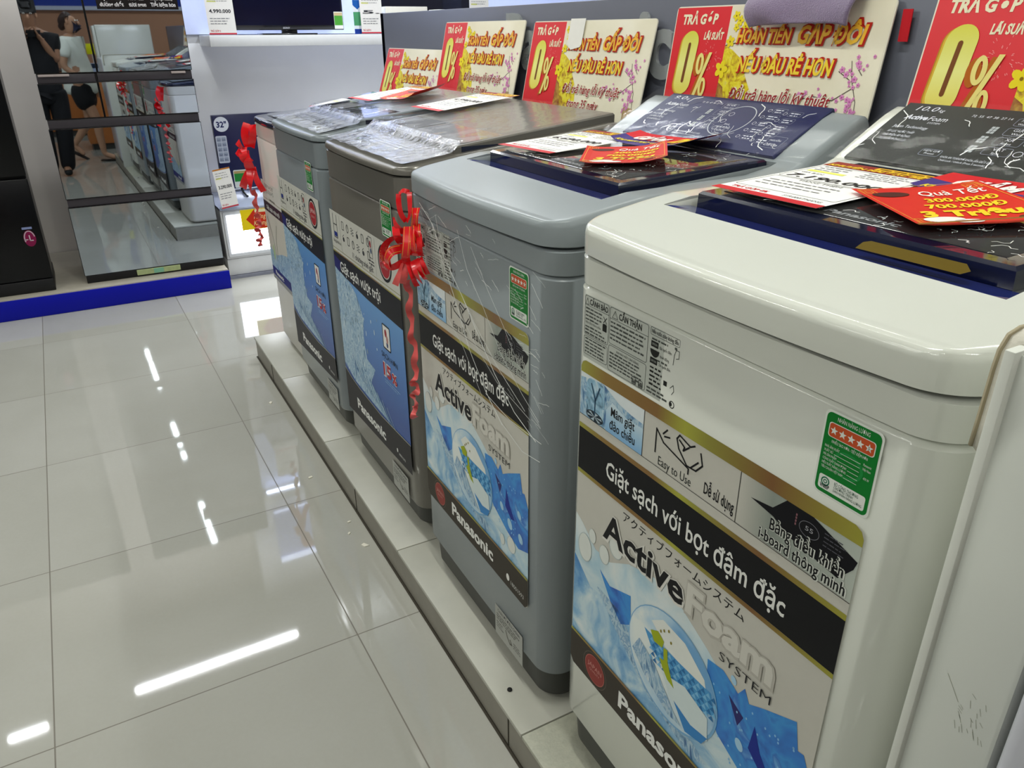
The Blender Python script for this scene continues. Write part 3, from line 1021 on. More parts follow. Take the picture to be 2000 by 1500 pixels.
def deck(mb, m, W, D, rf, rb, prof, zskirt, zlip, bulge=0.0, edge=0.012, nv=56, na=30, carve=None):
    """top cover: surface with the side profile prof over a rounded plan, with a skirt down to zskirt"""
    vs = []
    for i in range(nv + 1):
        t = i / nv
        vs.append(D * t)
    extra = [rf * (1 - math.cos(PI / 2 * i / 18)) for i in range(1, 18)] + [D - rb * (1 - math.cos(PI / 2 * i / 5)) for i in range(1, 5)]
    extra += [0.002, 0.005, 0.009, 0.013, D - 0.004, D - 0.010]
    if carve:
        extra += [carve[0] - 0.0006, carve[0], carve[1], carve[1] + 0.0006]
    extra += [v for v, z in prof]
    vs = sorted(set(round(v, 5) for v in vs + extra))
    aa = [0.0, 0.004, 0.009, 0.016, 0.026, 0.04] + [0.055 + (W - 0.11) * j / na for j in range(na + 1)] + [W - x for x in (0.04, 0.026, 0.016, 0.009, 0.004, 0.0)]
    if carve:
        aa = sorted(set(round(a, 5) for a in aa + [carve[2] - 0.0006, carve[2], carve[3], carve[3] + 0.0006]))
    rows = []
    for v in vs:
        lo = 0.0
        if v < rf:
            lo = rf - math.sqrt(max(0, rf * rf - (rf - v) ** 2))
        elif v > D - rb:
            q = v - (D - rb)
            lo = rb - math.sqrt(max(0, rb * rb - q * q))
        row = []
        for a in aa:
            b = lo + (W - 2 * lo) * a / W
            d = min(b - lo, W - lo - b)
            dd = min(d, v, D - v) if v < D * 0.5 else min(d, D - v)
            z = lerp_prof(prof, v)
            if dd < edge:
                z -= edge - math.sqrt(max(0, edge * edge - (edge - dd) ** 2))
            if carve and carve[0] - 1e-5 <= v <= carve[1] + 1e-5 and carve[2] - 1e-5 <= b <= carve[3] + 1e-5:
                z = carve[4]
            s = 2 * b / W - 1
            x = v - bulge * (1 - s * s) * max(0, 1 - v / 0.12)
            row.append((x, -b, z))
        rows.append(row)
    mb.grid(rows, m)
    # skirt
    border = rows[0][:] + [r[-1] for r in rows[1:]] + rows[-1][::-1][1:] + [r[0] for r in rows[::-1][1:-1]]
    mb.grid([border, [(x, y, zskirt) for x, y, z in border]], m, closed=True)


def feet(parent, W, D, h, m):
    for a in (0.075, W - 0.075):
        for v in (0.075, D - 0.09):
            b = MB()
            b.lathe([(0.026, 0.0), (0.028, 0.004), (0.026, 0.012), (0.016, 0.016), (0.016, h + 0.006)], m, (v, -a, 0), 20)
            b.build('foot', parent)


M_foot = mat('black_rubber', '#0c0c0c', rough=0.7)
M_plinth = mat('dark_plastic', '#3b3c39', rough=0.45, scale=10, var=0.2)
M_navy = mat('navy_gloss', '#10152f', rough=0.08, coat=0.6, spec=0.6)
M_dark = mat('dark_glass', '#1b1c1e', rough=0.06, coat=0.8, spec=0.7)
M_pan = mat('navy_panel', '#1c2350', rough=0.4, spec=0.15)
M_pan2 = mat('black_panel', '#1b1f1a', rough=0.4, spec=0.15)
M_film = mat_film('film', haze=0.015, strength=0.10, rough=0.03, scale=7, gloss=0.26)
M_film_flat = mat_film('film_flat', haze=0.010, scale=9, strength=0.05, rough=0.08, gloss=0.05)
M_crinkle = mat_film('film_crinkle', haze=0.05, strength=0.25, rough=0.04, scale=22, gloss=1.0)
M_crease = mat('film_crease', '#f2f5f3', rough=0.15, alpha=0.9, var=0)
LW = ink('#d5d8e2')


def cabinet(parent, W, D, mc, zb, zt, zring, zlid, rf=0.05, bulge=0.004):
    """painted body with its shadow gap, upper band and base plinth"""
    b = MB()
    o = dict(bulge=bulge)
    rings = [ring(zb - 0.012, 0, D, W, rf, 0.02, inset=0.018), ring(zb, 0, D, W, rf, 0.02, inset=0.004, **o), ring(zb + 0.008, 0, D, W, rf, 0.02, **o),
             ring(zt - 0.004, 0, D, W, rf, 0.02, **o), ring(zt, 0, D, W, rf, 0.02, inset=0.003, **o),
             ring(zt + 0.002, 0, D, W, rf, 0.02, inset=0.006, **o), ring(zt + 0.0035, 0, D, W, rf, 0.02, inset=0.006, **o),
             ring(zt + 0.005, 0, D, W, rf, 0.02, inset=0.001, **o), ring(zring - 0.003, 0, D, W, rf, 0.02, **o), ring(zring, 0, D, W, rf, 0.02, inset=0.004, **o),
             ring(zring, 0, D, W, rf, 0.02, inset=0.014, **o), ring(zlid, 0, D, W, rf, 0.02, inset=0.014, **o)]
    b.loft(rings, mc)
    b.build('cabinet', parent, angle=40)


def plinth(parent, W, D, z0, z1, rf=0.05):
    b = MB()
    b.loft([ring(z0, 0, D, W, rf, 0.02, inset=0.022), ring(z0 + 0.01, 0, D, W, rf, 0.02, inset=0.014), ring(z1, 0, D, W, rf, 0.02, inset=0.010)], M_plinth)
    b.build('base_plinth', parent)


def wob(a, b, amp):
    """smooth waviness of a film"""
    return amp * noise.noise(Vector((a, b, 3.7)))


def foam_machine(x, y, dz, W, D, paint, panel_m, label, kg, strokes, film_front, panel_in):
    """large top loader with a raised sloping control console"""
    e = empty('washing_machine', (x, y, ZP), RZ)
    tag(e, label, 'washing machine', 'washing machines in a row on the step')
    mc = paint
    hf = 0.030 + dz
    feet(e, W, D, hf, M_foot)
    plinth(e, W, D, hf, 0.112 + dz)
    cabinet(e, W, D, mc, 0.112 + dz, 0.983 + dz, 1.030 + dz, 1.036 + dz)
    prof = [(0, 1.076), (0.02, 1.0775), (0.13, 1.095), (0.18, 1.102), (0.45, 1.107), (0.515, 1.118), (0.545, 1.128), (0.58, 1.150), (0.66, 1.195), (0.685, 1.205), (0.697, 1.203), (0.702, 1.198), (0.703, 1.096), (D, 1.095)]
    prof = [(v, z + dz) for v, z in prof]
    a0, a1 = 0.066, W - 0.080
    b = MB()
    deck(b, mc, W, D, 0.055, 0.03, prof, 1.036 + dz, 1.077 + dz, bulge=0.020, carve=(0.1285, 0.531, a0 - 0.014, a1 + 0.022, 1.078 + dz))
    b.build('top_cover', e, angle=40)
    # lid: navy frame, sloped handle front, dark window
    zl = 1.1125 + dz
    lid = empty('lid', (0, 0, 0))
    lid.parent = e
    b = MB()
    b.loft([[(0.180, -a0, 1.0785 + dz), (0.180, -a1, 1.0785 + dz), (0.530, -a1, 1.0785 + dz), (0.530, -a0, 1.0785 + dz)],
            [(0.180, -a0 - 0.002, zl - 0.004), (0.180, -a1 + 0.002, zl - 0.004), (0.530, -a1 + 0.002, zl + 0.010), (0.530, -a0 - 0.002, zl + 0.010)],
            [(0.184, -a0 - 0.006, zl), (0.184, -a1 + 0.006, zl), (0.526, -a1 + 0.006, zl + 0.014), (0.526, -a0 - 0.006, zl + 0.014)]], M_navy)
    b.build('lid_frame', lid, angle=30)
    b = MB()
    b.loft([[(0.205, -a0 - 0.028, zl + 0.0012), (0.205, -a1 + 0.028, zl + 0.0012), (0.505, -a1 + 0.028, zl + 0.0133), (0.505, -a0 - 0.028, zl + 0.0133)],
            [(0.207, -a0 - 0.030, zl + 0.0022), (0.207, -a1 + 0.030, zl + 0.0022), (0.503, -a1 + 0.030, zl + 0.0143), (0.503, -a0 - 0.030, zl + 0.0143)]], M_dark)
    b.build('lid_window', lid)
    b = MB()
    n = 16
    lo, hi = [], []
    for i in range(n + 1):
        a = a0 - 0.0135 + (a1 - a0 + 0.035) * i / n
        lo.append((0.1292, -a, lerp_prof(prof, 0.1285) - 0.0006))
        hi.append((0.1790, -a, 1.0885 + dz))
    mid = [((p[0] + q[0]) / 2, p[1], (p[2] + q[2]) / 2 - 0.0006) for p, q in zip(lo, hi)]
    for a in (a0 - 0.0135, a1 + 0.0215):
        b.grid([[(0.1292, -a, 1.0785 + dz), (0.53, -a, 1.0785 + dz)], [(0.1292, -a, lerp_prof(prof, 0.1285) - 0.0006), (0.53, -a, lerp_prof(prof, 0.53) - 0.001)]], mc)
    b.grid([lo, mid, hi], mat('blue_lid_front', '#16246e', rough=0.10, coat=0.6))
    b.build('lid_handle_slope', lid)
    b = MB()
    k = Ink(b, (0.218, -a0 - 0.20, zl + 0.0030), (0, -1, 0), (1, 0, 0.0405))
    k.text('Panasonic', 0, 0, 0.016, ink('#8f9296'), 1, fit=0.11, bold=0.03)
    b.build('lid_lettering', lid, smooth=False)
    # console panel
    q0, q1 = Vector((0.540, 0, 1.1275 + dz)), Vector((0.690, 0, 1.2085 + dz))
    up = (q1 - q0)
    Lp = up.length
    up.normalize()
    b = MB()
    pa0, pa1 = panel_in, W - panel_in
    nn = Vector((0, -1, 0)).cross(up).normalized()
    base = Vector((0, 0, 0))
    ring0 = [q0 + Vector((0, -pa0, 0)), q0 + Vector((0, -pa1, 0)), q0 + up * Lp + Vector((0, -pa1, 0)), q0 + up * Lp + Vector((0, -pa0, 0))]
    ring0 = [tuple(p - nn * 0.02) for p in ring0]
    c = (Vector(ring0[0]) + Vector(ring0[2])) / 2
    r1 = [Vector(p) + nn * 0.0235 for p in ring0]
    r2 = [p + nn * 0.002 + (c - p).normalized() * 0.002 for p in r1]
    b.loft([ring0, r1, r2], panel_m)
    k = Ink(b, r2[0] + nn * 0.0004, (0, -1, 0), up)
    Wp = pa1 - pa0
    k.text(kg, 0.025, 0.148, 0.014, LW, 1, fit=0.040, shear=0.2)
    k.text('kg', 0.068, 0.148, 0.008, LW, 1, shear=0.2)
    k.text('Active', 0.022, 0.122, 0.013, LW, 1, fit=0.042, bold=0.03, shear=0.2)
    k.text('Foam', 0.066, 0.122, 0.013, LW, 1, fit=0.034, shear=0.2)
    k.text('SYSTEM', 0.072, 0.113, 0.005, LW, 1, fit=0.022)
    k.text('Japan Technology', 0.020, 0.096, 0.008, LW, 1, fit=0.064)
    for i, t in enumerate(('ÁP LỰC NƯỚC THẤP', 'DẢI ĐIỆN ÁP RỘNG', 'TỰ KHỞI ĐỘNG LẠI')):
        k.text(t, 0.020, 0.081 - 0.011 * i, 0.006, LW, 1, fit=0.05)
    for i, t in enumerate(('72', '55', '47', '38', '27', '14')):
        k.text(t, 0.130 + 0.012 * i, 0.143, 0.006, LW, 1)
    BT = ink('#7d8294')
    for i, (t, u) in enumerate((('MỰC NƯỚC', 'Water Level'), ('GIẶT', 'Wash'), ('XẢ', 'Rinse'), ('VẮT', 'Spin'))):
        yy = 0.138 - 0.026 * i
        k.frame(0.205, yy - 0.009, 0.247, yy + 0.012, 0.004, 0.0009, BT, 1)
        k.text(t, 0.226, yy + 0.003, 0.007, LW, 1, 'c', fit=0.028 if i == 0 else None)
        k.text(u, 0.226, yy - 0.006, 0.0055, LW, 1, 'c', fit=0.030 if i == 0 else None)
        if i:
            for p in range(2):
                for r in range(3):
                    k.rect(0.180 + 0.006 * p, yy - 0.008 + 0.0065 * r, 0.185 + 0.006 * p, yy - 0.0025 + 0.0065 * r, ink('#a7adb0'), 1)
            k.ring(0.258, yy + 0.001, 0.007, 0.007, 0.001, LW, 1, 18)
    k.frame(0.115, 0.030, 0.150, 0.048, 0.004, 0.0009, BT, 1)
    k.text('HẸN GIỜ', 0.1325, 0.041, 0.005, LW, 1, 'c')
    k.text('Preset', 0.1325, 0.034, 0.005, LW, 1, 'c')
    k.text('KHÓA AN TOÀN/MỞ KHÓA (ẤN GIỮ 5 GIÂY)', 0.155, 0.030, 0.0055, LW, 1, fit=0.085)
    k.text('Child Lock / Unlock (Press 5 seconds)', 0.157, 0.022, 0.005, LW, 1, fit=0.075)
    cx = Wp * 0.575
    k.ring(cx, 0.092, 0.052, 0.055, 0.0022, ink('#b9bfc6'), 1, 48)
    k.text('Start', cx, 0.075, 0.006, LW, 1, 'c')
    k.text('KHỞI ĐỘNG', cx, 0.062, 0.007, LW, 1, 'c', fit=0.038)
    k.text('DỪNG', cx, 0.051, 0.007, LW, 1, 'c')
    k.text('Pause', cx, 0.043, 0.005, LW, 1, 'c')
    k.ring(cx, 0.058, 0.022, 0.018, 0.0012, BT, 1, 24)
    for col in range(2):
        for i in range(5):
            xx = cx + 0.075 + 0.046 * col
            yy = 0.140 - 0.024 * i - 0.006 * col
            if xx + 0.034 > Wp - 0.01:
                continue
            k.frame(xx, yy - 0.008, xx + 0.034, yy + 0.010, 0.004, 0.0009, BT, 1)
            k.lines(xx + 0.004, yy + 0.002, xx + 0.030, 1, 0.006, 0.0035, LW, 1, i + col * 7)
            k.lines(xx + 0.006, yy - 0.005, xx + 0.028, 1, 0.006, 0.003, LW, 1, i + col * 9)
            k.ring(xx - 0.009, yy, 0.005, 0.005, 0.0009, LW, 1, 14)
    k.frame(Wp - 0.062, 0.022, Wp - 0.016, 0.060, 0.005, 0.0009, BT, 1)
    k.text('Off/On', Wp - 0.039, 0.028, 0.009, LW, 1, 'c', fit=0.034, shear=0.15)
    k.text('NGUỒN', Wp - 0.039, 0.044, 0.0055, LW, 1, 'c')
    b.build('control_panel', e, smooth=False)
    # film over the console and the lid
    b = MB()
    rnd = random.Random(11 + len(kg))
    rows = []
    for i in range(25):
        t = i / 24
        row = []
        for j in range(41):
            s = j / 40
            p = q0 + up * (Lp * (-0.06 + 1.12 * t)) + Vector((0, -(0.004 + (W - 0.008) * s), 0)) + nn * (0.0068 + wob(s * 9 + y * 7, t * 4, 0.0012))
            row.append(p)
        rows.append(row)
    b.grid(rows, M_film_flat)
    f = b.build('console_film', e)
    f['label'] = 'clear creased plastic film over the console'
    b = MB()
    k = Ink(b, r2[0] + nn * 0.0065, (0, -1, 0), up)
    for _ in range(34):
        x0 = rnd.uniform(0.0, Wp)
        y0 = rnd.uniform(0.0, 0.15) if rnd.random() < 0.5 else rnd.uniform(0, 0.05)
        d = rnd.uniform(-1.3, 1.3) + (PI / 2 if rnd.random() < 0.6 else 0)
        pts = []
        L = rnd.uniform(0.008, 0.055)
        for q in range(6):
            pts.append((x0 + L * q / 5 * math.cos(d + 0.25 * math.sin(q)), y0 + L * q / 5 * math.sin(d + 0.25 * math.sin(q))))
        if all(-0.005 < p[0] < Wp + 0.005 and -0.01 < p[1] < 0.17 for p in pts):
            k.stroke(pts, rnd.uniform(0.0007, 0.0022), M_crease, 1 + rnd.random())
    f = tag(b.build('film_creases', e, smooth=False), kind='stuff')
    rows = []
    b = MB()
    for i in range(19):
        row = []
        for j in range(31):
            v = 0.19 + 0.345 * i / 18
            a = a0 - 0.01 + (a1 - a0 + 0.03) * j / 30
            row.append((v, -a, zl + 0.0048 + 0.0405 * (v - 0.184) + wob(j * 0.35, i * 0.35 + y * 5, 0.0012)))
        rows.append(row)
    b.grid(rows, M_film_flat)
    b.build('lid_film', e)
    b = MB()
    k = Ink(b, (0.184, -a0, zl + 0.0060), (0, -1, 0), (1, 0, 0.0405))
    for _ in range(60):
        edge = rnd.random()
        x0, y0 = (rnd.uniform(0.0, a1 - a0), rnd.uniform(0.0, 0.05)) if edge < 0.35 else (rnd.uniform(a1 - a0 - 0.13, a1 - a0), rnd.uniform(0.0, 0.33))
        d = rnd.uniform(0, PI)
        L = rnd.uniform(0.006, 0.03)
        pts = [(x0 + L * q / 4 * math.cos(d + 0.4 * math.sin(2.0 * q)), y0 + L * q / 4 * math.sin(d + 0.4 * math.sin(2.0 * q))) for q in range(5)]
        if all(0 < p[0] < a1 - a0 and 0 < p[1] < 0.345 for p in pts):
            k.stroke(pts, rnd.uniform(0.0006, 0.0016), M_crease, 1 + rnd.random())
    tag(b.build('lid_film_creases', e, smooth=False), kind='stuff')
    # prints on the front
    fx = -0.0046
    caution_label(e, (fx + 0.0010, -0.046, 0.974 + dz))
    energy_label(e, (fx + 0.0006, -0.492, 0.979 + dz), 0.070, 0.098)
    foam_decal(e, (fx, -0.044, dz))
    foot_sticker(e, (fx + 0.0003, -0.412, 0.160 + dz))
    if film_front:
        b = MB()
        rows = []
        for i in range(33):
            z = 0.63 + dz + (1.036 - 0.63) * i / 32
            row = []
            for j in range(41):
                s = j / 40
                a = 0.02 + (W - 0.03) * s
                lim = 0.50 + 0.30 * (1 - s) ** 1.5
                zz = z if z > lim + dz + 0.18 else lim + dz + 0.18
                row.append((-0.0085 + wob(j * 0.3 - i * 0.25, i * 0.12, 0.0014), -a, min(zz, 1.034 + dz)))
            rows.append(row)
        b.grid(rows, M_film_flat)
        f = b.build('front_film', e)
        f['label'] = 'clear stretch film over the upper front'
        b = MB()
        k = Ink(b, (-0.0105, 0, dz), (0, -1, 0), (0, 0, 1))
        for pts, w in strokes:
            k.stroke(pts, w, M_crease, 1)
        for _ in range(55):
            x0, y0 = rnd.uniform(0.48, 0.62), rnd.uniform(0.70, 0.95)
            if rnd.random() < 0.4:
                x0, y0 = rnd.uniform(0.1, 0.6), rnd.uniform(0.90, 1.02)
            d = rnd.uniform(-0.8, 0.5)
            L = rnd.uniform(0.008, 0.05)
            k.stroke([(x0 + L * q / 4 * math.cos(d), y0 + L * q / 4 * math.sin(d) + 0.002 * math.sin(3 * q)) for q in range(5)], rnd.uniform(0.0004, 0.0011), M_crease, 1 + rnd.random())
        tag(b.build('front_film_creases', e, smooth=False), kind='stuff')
    return e, zl


P_white = mat('white_enamel', '#d3d5cc', rough=0.16, coat=0.4, scale=4, var=0.03)
P_grey = mat('silver_grey_enamel', '#8b9295', rough=0.24, coat=0.0, spec=0.12, scale=4)
P_brown = mat('dark_silver_enamel', '#6f6c65', rough=0.28, metal=0.25, coat=0.2, scale=4)
P_blue = mat('blue_grey_enamel', '#838b90', rough=0.28, metal=0.15, coat=0.2, scale=4)
P_cream = mat('cream_enamel', '#d0ccc6', rough=0.3, coat=0.2, scale=4)

# long bright creases of the stretch film on the second machine: (a, z)
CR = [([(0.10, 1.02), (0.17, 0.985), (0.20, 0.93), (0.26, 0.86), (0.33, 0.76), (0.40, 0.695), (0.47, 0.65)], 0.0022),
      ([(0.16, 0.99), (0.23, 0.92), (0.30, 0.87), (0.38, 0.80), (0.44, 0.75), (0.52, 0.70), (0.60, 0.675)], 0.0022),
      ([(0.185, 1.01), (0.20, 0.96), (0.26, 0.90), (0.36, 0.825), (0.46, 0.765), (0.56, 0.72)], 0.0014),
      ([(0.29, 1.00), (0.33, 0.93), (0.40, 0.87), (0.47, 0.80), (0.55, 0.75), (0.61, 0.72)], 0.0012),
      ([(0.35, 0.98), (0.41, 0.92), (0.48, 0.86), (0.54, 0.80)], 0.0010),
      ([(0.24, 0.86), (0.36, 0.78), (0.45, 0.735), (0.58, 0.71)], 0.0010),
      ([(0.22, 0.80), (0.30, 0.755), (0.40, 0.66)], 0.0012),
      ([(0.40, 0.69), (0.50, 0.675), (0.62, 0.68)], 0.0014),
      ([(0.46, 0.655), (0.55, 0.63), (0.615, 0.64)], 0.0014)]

m1, zl1 = foam_machine(0.640, 0.945, 0.0, 0.625, 0.755, P_white, M_pan2, 'white top-loading washing machine nearest the camera with a large bubble decal', '10.0', [], False, 0.030)
m2, zl2 = foam_machine(0.656, 1.640, -0.022, 0.635, 0.745, P_grey, M_pan, 'light grey washing machine wrapped in stretch film beside the white one', '9.0', CR, True, 0.075)


def wedge_machine(x, y, W, D, paint, label, panel, handle, dark_panel, energy_a, dz=0.0):
    """smaller top loader: the top rises gently to the back, controls along its front"""
    e = empty('washing_machine', (x, y, ZP), RZ)
    tag(e, label, 'washing machine', 'washing machines in a row on the step')
    feet(e, W, D, 0.022, M_foot)
    plinth(e, W, D, 0.022, 0.090)
    cabinet(e, W, D, paint, 0.090, 0.938, 1.020, 1.026)
    prof = [(0, 1.042), (0.02, 1.044), (0.14, 1.062), (0.50, 1.100), (0.60, 1.112), (0.632, 1.110), (0.633, 1.074), (D, 1.073)]
    b = MB()
    deck(b, paint, W, D, 0.055, 0.03, prof, 1.025, 1.04, bulge=0.016)
    b.build('top_cover', e, angle=40)
    up = Vector((0.12, 0, 0.0175)).normalized()
    # control strip along the front of the top
    b = MB()
    k = Ink(b, (0.022, -0.045, 1.0462), (0, -1, 0), up)
    k.EPS = 0.0005
    k.rrect(0, 0.004, W - 0.09, 0.098, 0.012, panel, 2)
    if dark_panel:
        k.rrect(0.004, 0.052, W - 0.094, 0.096, 0.006, ink('#30383e'), 3)
        k.text('8.0', 0.02, 0.030, 0.014, ink('#3c4044'), 4, bold=0.03)
        k.lines(0.12, 0.085, 0.44, 3, 0.012, 0.006, ink('#a9b0b6'), 4, 2)
        for i in range(6):
            k.rrect(0.12 + 0.05 * i, 0.020, 0.155 + 0.05 * i, 0.036, 0.004, ink('#c9ced0'), 4)
    else:
        k.rrect(0.006, 0.050, 0.13, 0.094, 0.008, ink('#2b2e3a'), 3)
        k.text('8.0', 0.025, 0.062, 0.020, ink('#d9d9d4'), 4, bold=0.03)
        k.lines(0.16, 0.085, 0.50, 3, 0.014, 0.006, ink('#c9c9c6'), 4, 2)
        for i in range(7):
            k.rrect(0.15 + 0.052 * i, 0.018, 0.19 + 0.052 * i, 0.036, 0.004, ink('#8d8f94'), 4)
    b.build('control_panel', e, smooth=False)
    # lid: plate with dark window and finger recess, navy side below it
    lid = empty('lid', (0, 0, 0))
    lid.parent = e
    up2 = Vector((0.46, 0, 0.050)).normalized()
    b = MB()
    zf, zb_ = 1.064, 1.116
    b.loft([[(0.150, -0.025, zf - 0.012), (0.150, -W + 0.025, zf - 0.012), (0.620, -W + 0.025, zb_ - 0.012), (0.620, -0.025, zb_ - 0.012)],
            [(0.150, -0.025, zf + 0.012), (0.150, -W + 0.025, zf + 0.012), (0.620, -W + 0.025, zb_ + 0.014), (0.620, -0.025, zb_ + 0.014)],
            [(0.153, -0.029, zf + 0.016), (0.153, -W + 0.029, zf + 0.016), (0.617, -W + 0.029, zb_ + 0.018), (0.617, -0.029, zb_ + 0.018)]], paint)
    b.build('lid_frame', lid)
    for a in (0.0245, W - 0.0275):
        b = MB()
        b.box((0.17, -a - 0.003, 1.066), (0.60, -a, 1.079), M_navy)
        b.build('lid_side_strip', lid)
    b = MB()
    k = Ink(b, (0.153, -0.03, zf + 0.0165), (0, -1, 0), up2)
    k.EPS = 0.0006
    k.rrect(0.012, 0.012, W - 0.072, 0.44, 0.03, handle, 1)
    b.build('lid_window', lid, smooth=False)
    b = MB()
    k = Ink(b, (0.153, -0.03, zf + 0.0165), (0, -1, 0), up2)
    k.EPS = 0.0006
    k.rrect(0.090, 0.045, 0.235, 0.140, 0.008, mat('recess_shade', '#26241f', rough=0.5), 2)  # flat dark patch stands in for the shade inside the recess
    b.build('finger_recess', lid, smooth=False)
    rnd = random.Random(int(y * 100))
    b = MB()
    rows = []
    for i in range(25):
        v = 0.01 + 0.62 * i / 24
        rows.append([(v, -(0.012 + (W - 0.024) * j / 36), lerp_prof(prof, v) + (0.0255 if v > 0.145 else 0.006) + 0.003 + wob(j * 0.4, i * 0.4 + y * 3, 0.0028)) for j in range(37)])
    b.grid(rows[:7], M_crinkle)
    b.grid(rows[6:], M_film)
    f = b.build('top_film', e)
    f['label'] = 'glossy wrinkled plastic film over the top'
    b = MB()
    k = Ink(b, (0.02, 0, 1.052), (0, -1, 0), up)
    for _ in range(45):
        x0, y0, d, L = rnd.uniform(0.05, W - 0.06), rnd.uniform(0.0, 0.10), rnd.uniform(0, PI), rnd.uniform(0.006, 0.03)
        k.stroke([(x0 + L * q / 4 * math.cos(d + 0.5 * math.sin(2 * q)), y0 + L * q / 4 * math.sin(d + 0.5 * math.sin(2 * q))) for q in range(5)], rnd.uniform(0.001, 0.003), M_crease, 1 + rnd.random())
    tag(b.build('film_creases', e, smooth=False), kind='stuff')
    fx = -0.0046
    energy_label(e, (fx + 0.0006, -energy_a, 0.952), 0.076, 0.092)
    splash_decal(e, (fx, -0.022, 0.0), W - 0.065)
    foot_sticker(e, (fx + 0.0003, -0.43, 0.160))
    return e


m3 = wedge_machine(0.680, 2.352, 0.645, 0.715, P_brown, 'dark silver washing machine with a finger hole in its lid, middle of the row', ink('#70706c'), mat('silver_lid_film', '#8f8e89', rough=0.12, coat=0.5), False, 0.497)
m4 = wedge_machine(0.693, 3.045, 0.625, 0.705, P_blue, 'blue-grey washing machine with a black control strip, second from the far end', ink('#a9aca8'), M_dark, True, 0.462)

# the small white machine at the far end
e = empty('washing_machine', (0.745, 3.585, ZP), RZ)
tag(e, 'small cream washing machine with a navy top at the far end of the row', 'washing machine', 'washing machines in a row on the step')
W5, D5 = 0.475, 0.61
feet(e, W5, D5, 0.016, M_foot)
cabinet(e, W5, D5, P_cream, 0.020, 0.925, 0.985, 0.990, rf=0.04)
b = MB()
deck(b, M_navy, W5, D5, 0.045, 0.03, [(0, 1.006), (0.02, 1.010), (0.30, 1.03), (0.46, 1.07), (0.545, 1.085), (0.556, 1.08), (0.557, 0.993), (D5, 0.993)], 0.990, 1.0, bulge=0.01)
b.build('top_cover', e)
b = MB()
k = Ink(b, (0.05, -0.04, 1.0160), (0, -1, 0), Vector((0.25, 0, 0.0185)))
k.EPS = 0.0006
k.rrect(0, 0, W5 - 0.08, 0.25, 0.02, M_dark, 1)
b.build('lid', e, smooth=False)
splash_decal(e, (-0.0046, -0.012, 0.0), W5 - 0.03, small=True, head='#d2cfc8', band='#3a2030')
b = MB()
b.box((0.20, 0.0005, 0.60), (0.34, 0.0035, 0.612), mat('recess_shade', '#26241f', rough=0.5), 0.001)  # dark strip stands in for the shade of the grip slot
b.build('side_grip_slot', e)

# ------------------------------------------------------------------ display board behind the machines, and the leaning posters
e = empty('display_board', (1.419, 0, ZP))
b = MB()
b.box((0, -1.2, 0), (0.025, 3.735, 1.411), mat('brushed_grey_board', '#6b6e7a', rough=0.35, metal=0.25, scale=3, var=0.05), 0.002)
b.box((0.0, -1.2, 0), (0.40, -1.17, 1.411), MATS['brushed_grey_board'])
b.box((0.0, 3.70, 0), (0.40, 3.735, 1.411), MATS['brushed_grey_board'])
b.build('board_panel', e)
M_acr = mat('clear_acrylic', '#d5dadb', rough=0.05, trans=0.55, var=0, coat=0.5, alpha=0.75)
b = MB()
vs, fs, x0, x1 = text_geo('Panasonic', 0.03, 0.0, 4)
sc_ = 0.865 / (x1 - x0)
for dx, rev in ((-0.0095, False), (-0.0005, True)):
    i = len(b.v)
    b.v += [(dx, 2.52 - (v[0] - x0) * sc_, 1.222 + v[1] * sc_ * 1.05) for v in vs]
    for f in fs:
        b.f.append(tuple(i + q for q in f))
        b.mi.append(b.m(M_acr))
        b.uv.append([(0, 0)] * len(f))
cnt = {}
for f in fs:
    for a, c in zip(f, f[1:] + f[:1]):
        cnt[(min(a, c), max(a, c))] = cnt.get((min(a, c), max(a, c)), 0) + 1
nv_ = len(vs)
for (a, c), q in cnt.items():
    if q == 1:
        b.f.append((a, c, c + nv_, a + nv_))
        b.mi.append(b.m(M_acr))
        b.uv.append([(0, 0)] * 4)
o = b.build('raised_lettering', e, angle=30)
o['label'] = 'clear acrylic raised letters'
tag(e, 'grey metallic board standing behind the row of washing machines', 'board')

RED = mat_grad('poster_red', 1, [(0, '#dc1f29'), (1, '#e02832')], 0, 0.285, rough=0.35)
CREAM = mat_cloudy('poster_cream', [(0.3, '#e6dfc4'), (0.6, '#f2ecd6'), (0.8, '#f6f1e2')], 5, 4, 0.3)
DIGIT = mat_grad('poster_gold_digit', 1, [(0.0, '#e3d23a'), (0.5, '#ecec8c'), (1.0, '#d6d233')], 0.07, 0.24)
BLOSSOM = mat_cloudy('poster_blossom', [(0.3, '#8a5a1c'), (0.42, '#c9a41e'), (0.52, '#e3d21e'), (0.62, '#ecdf3a'), (0.75, '#cbbd77')], 45, 4, 1.2)
GOLDTXT = mat_grad('poster_gold_text', 1, [(0.0, '#ecae28'), (0.5, '#f3d634'), (1.0, '#f0b42c')], 0.09, 0.23)


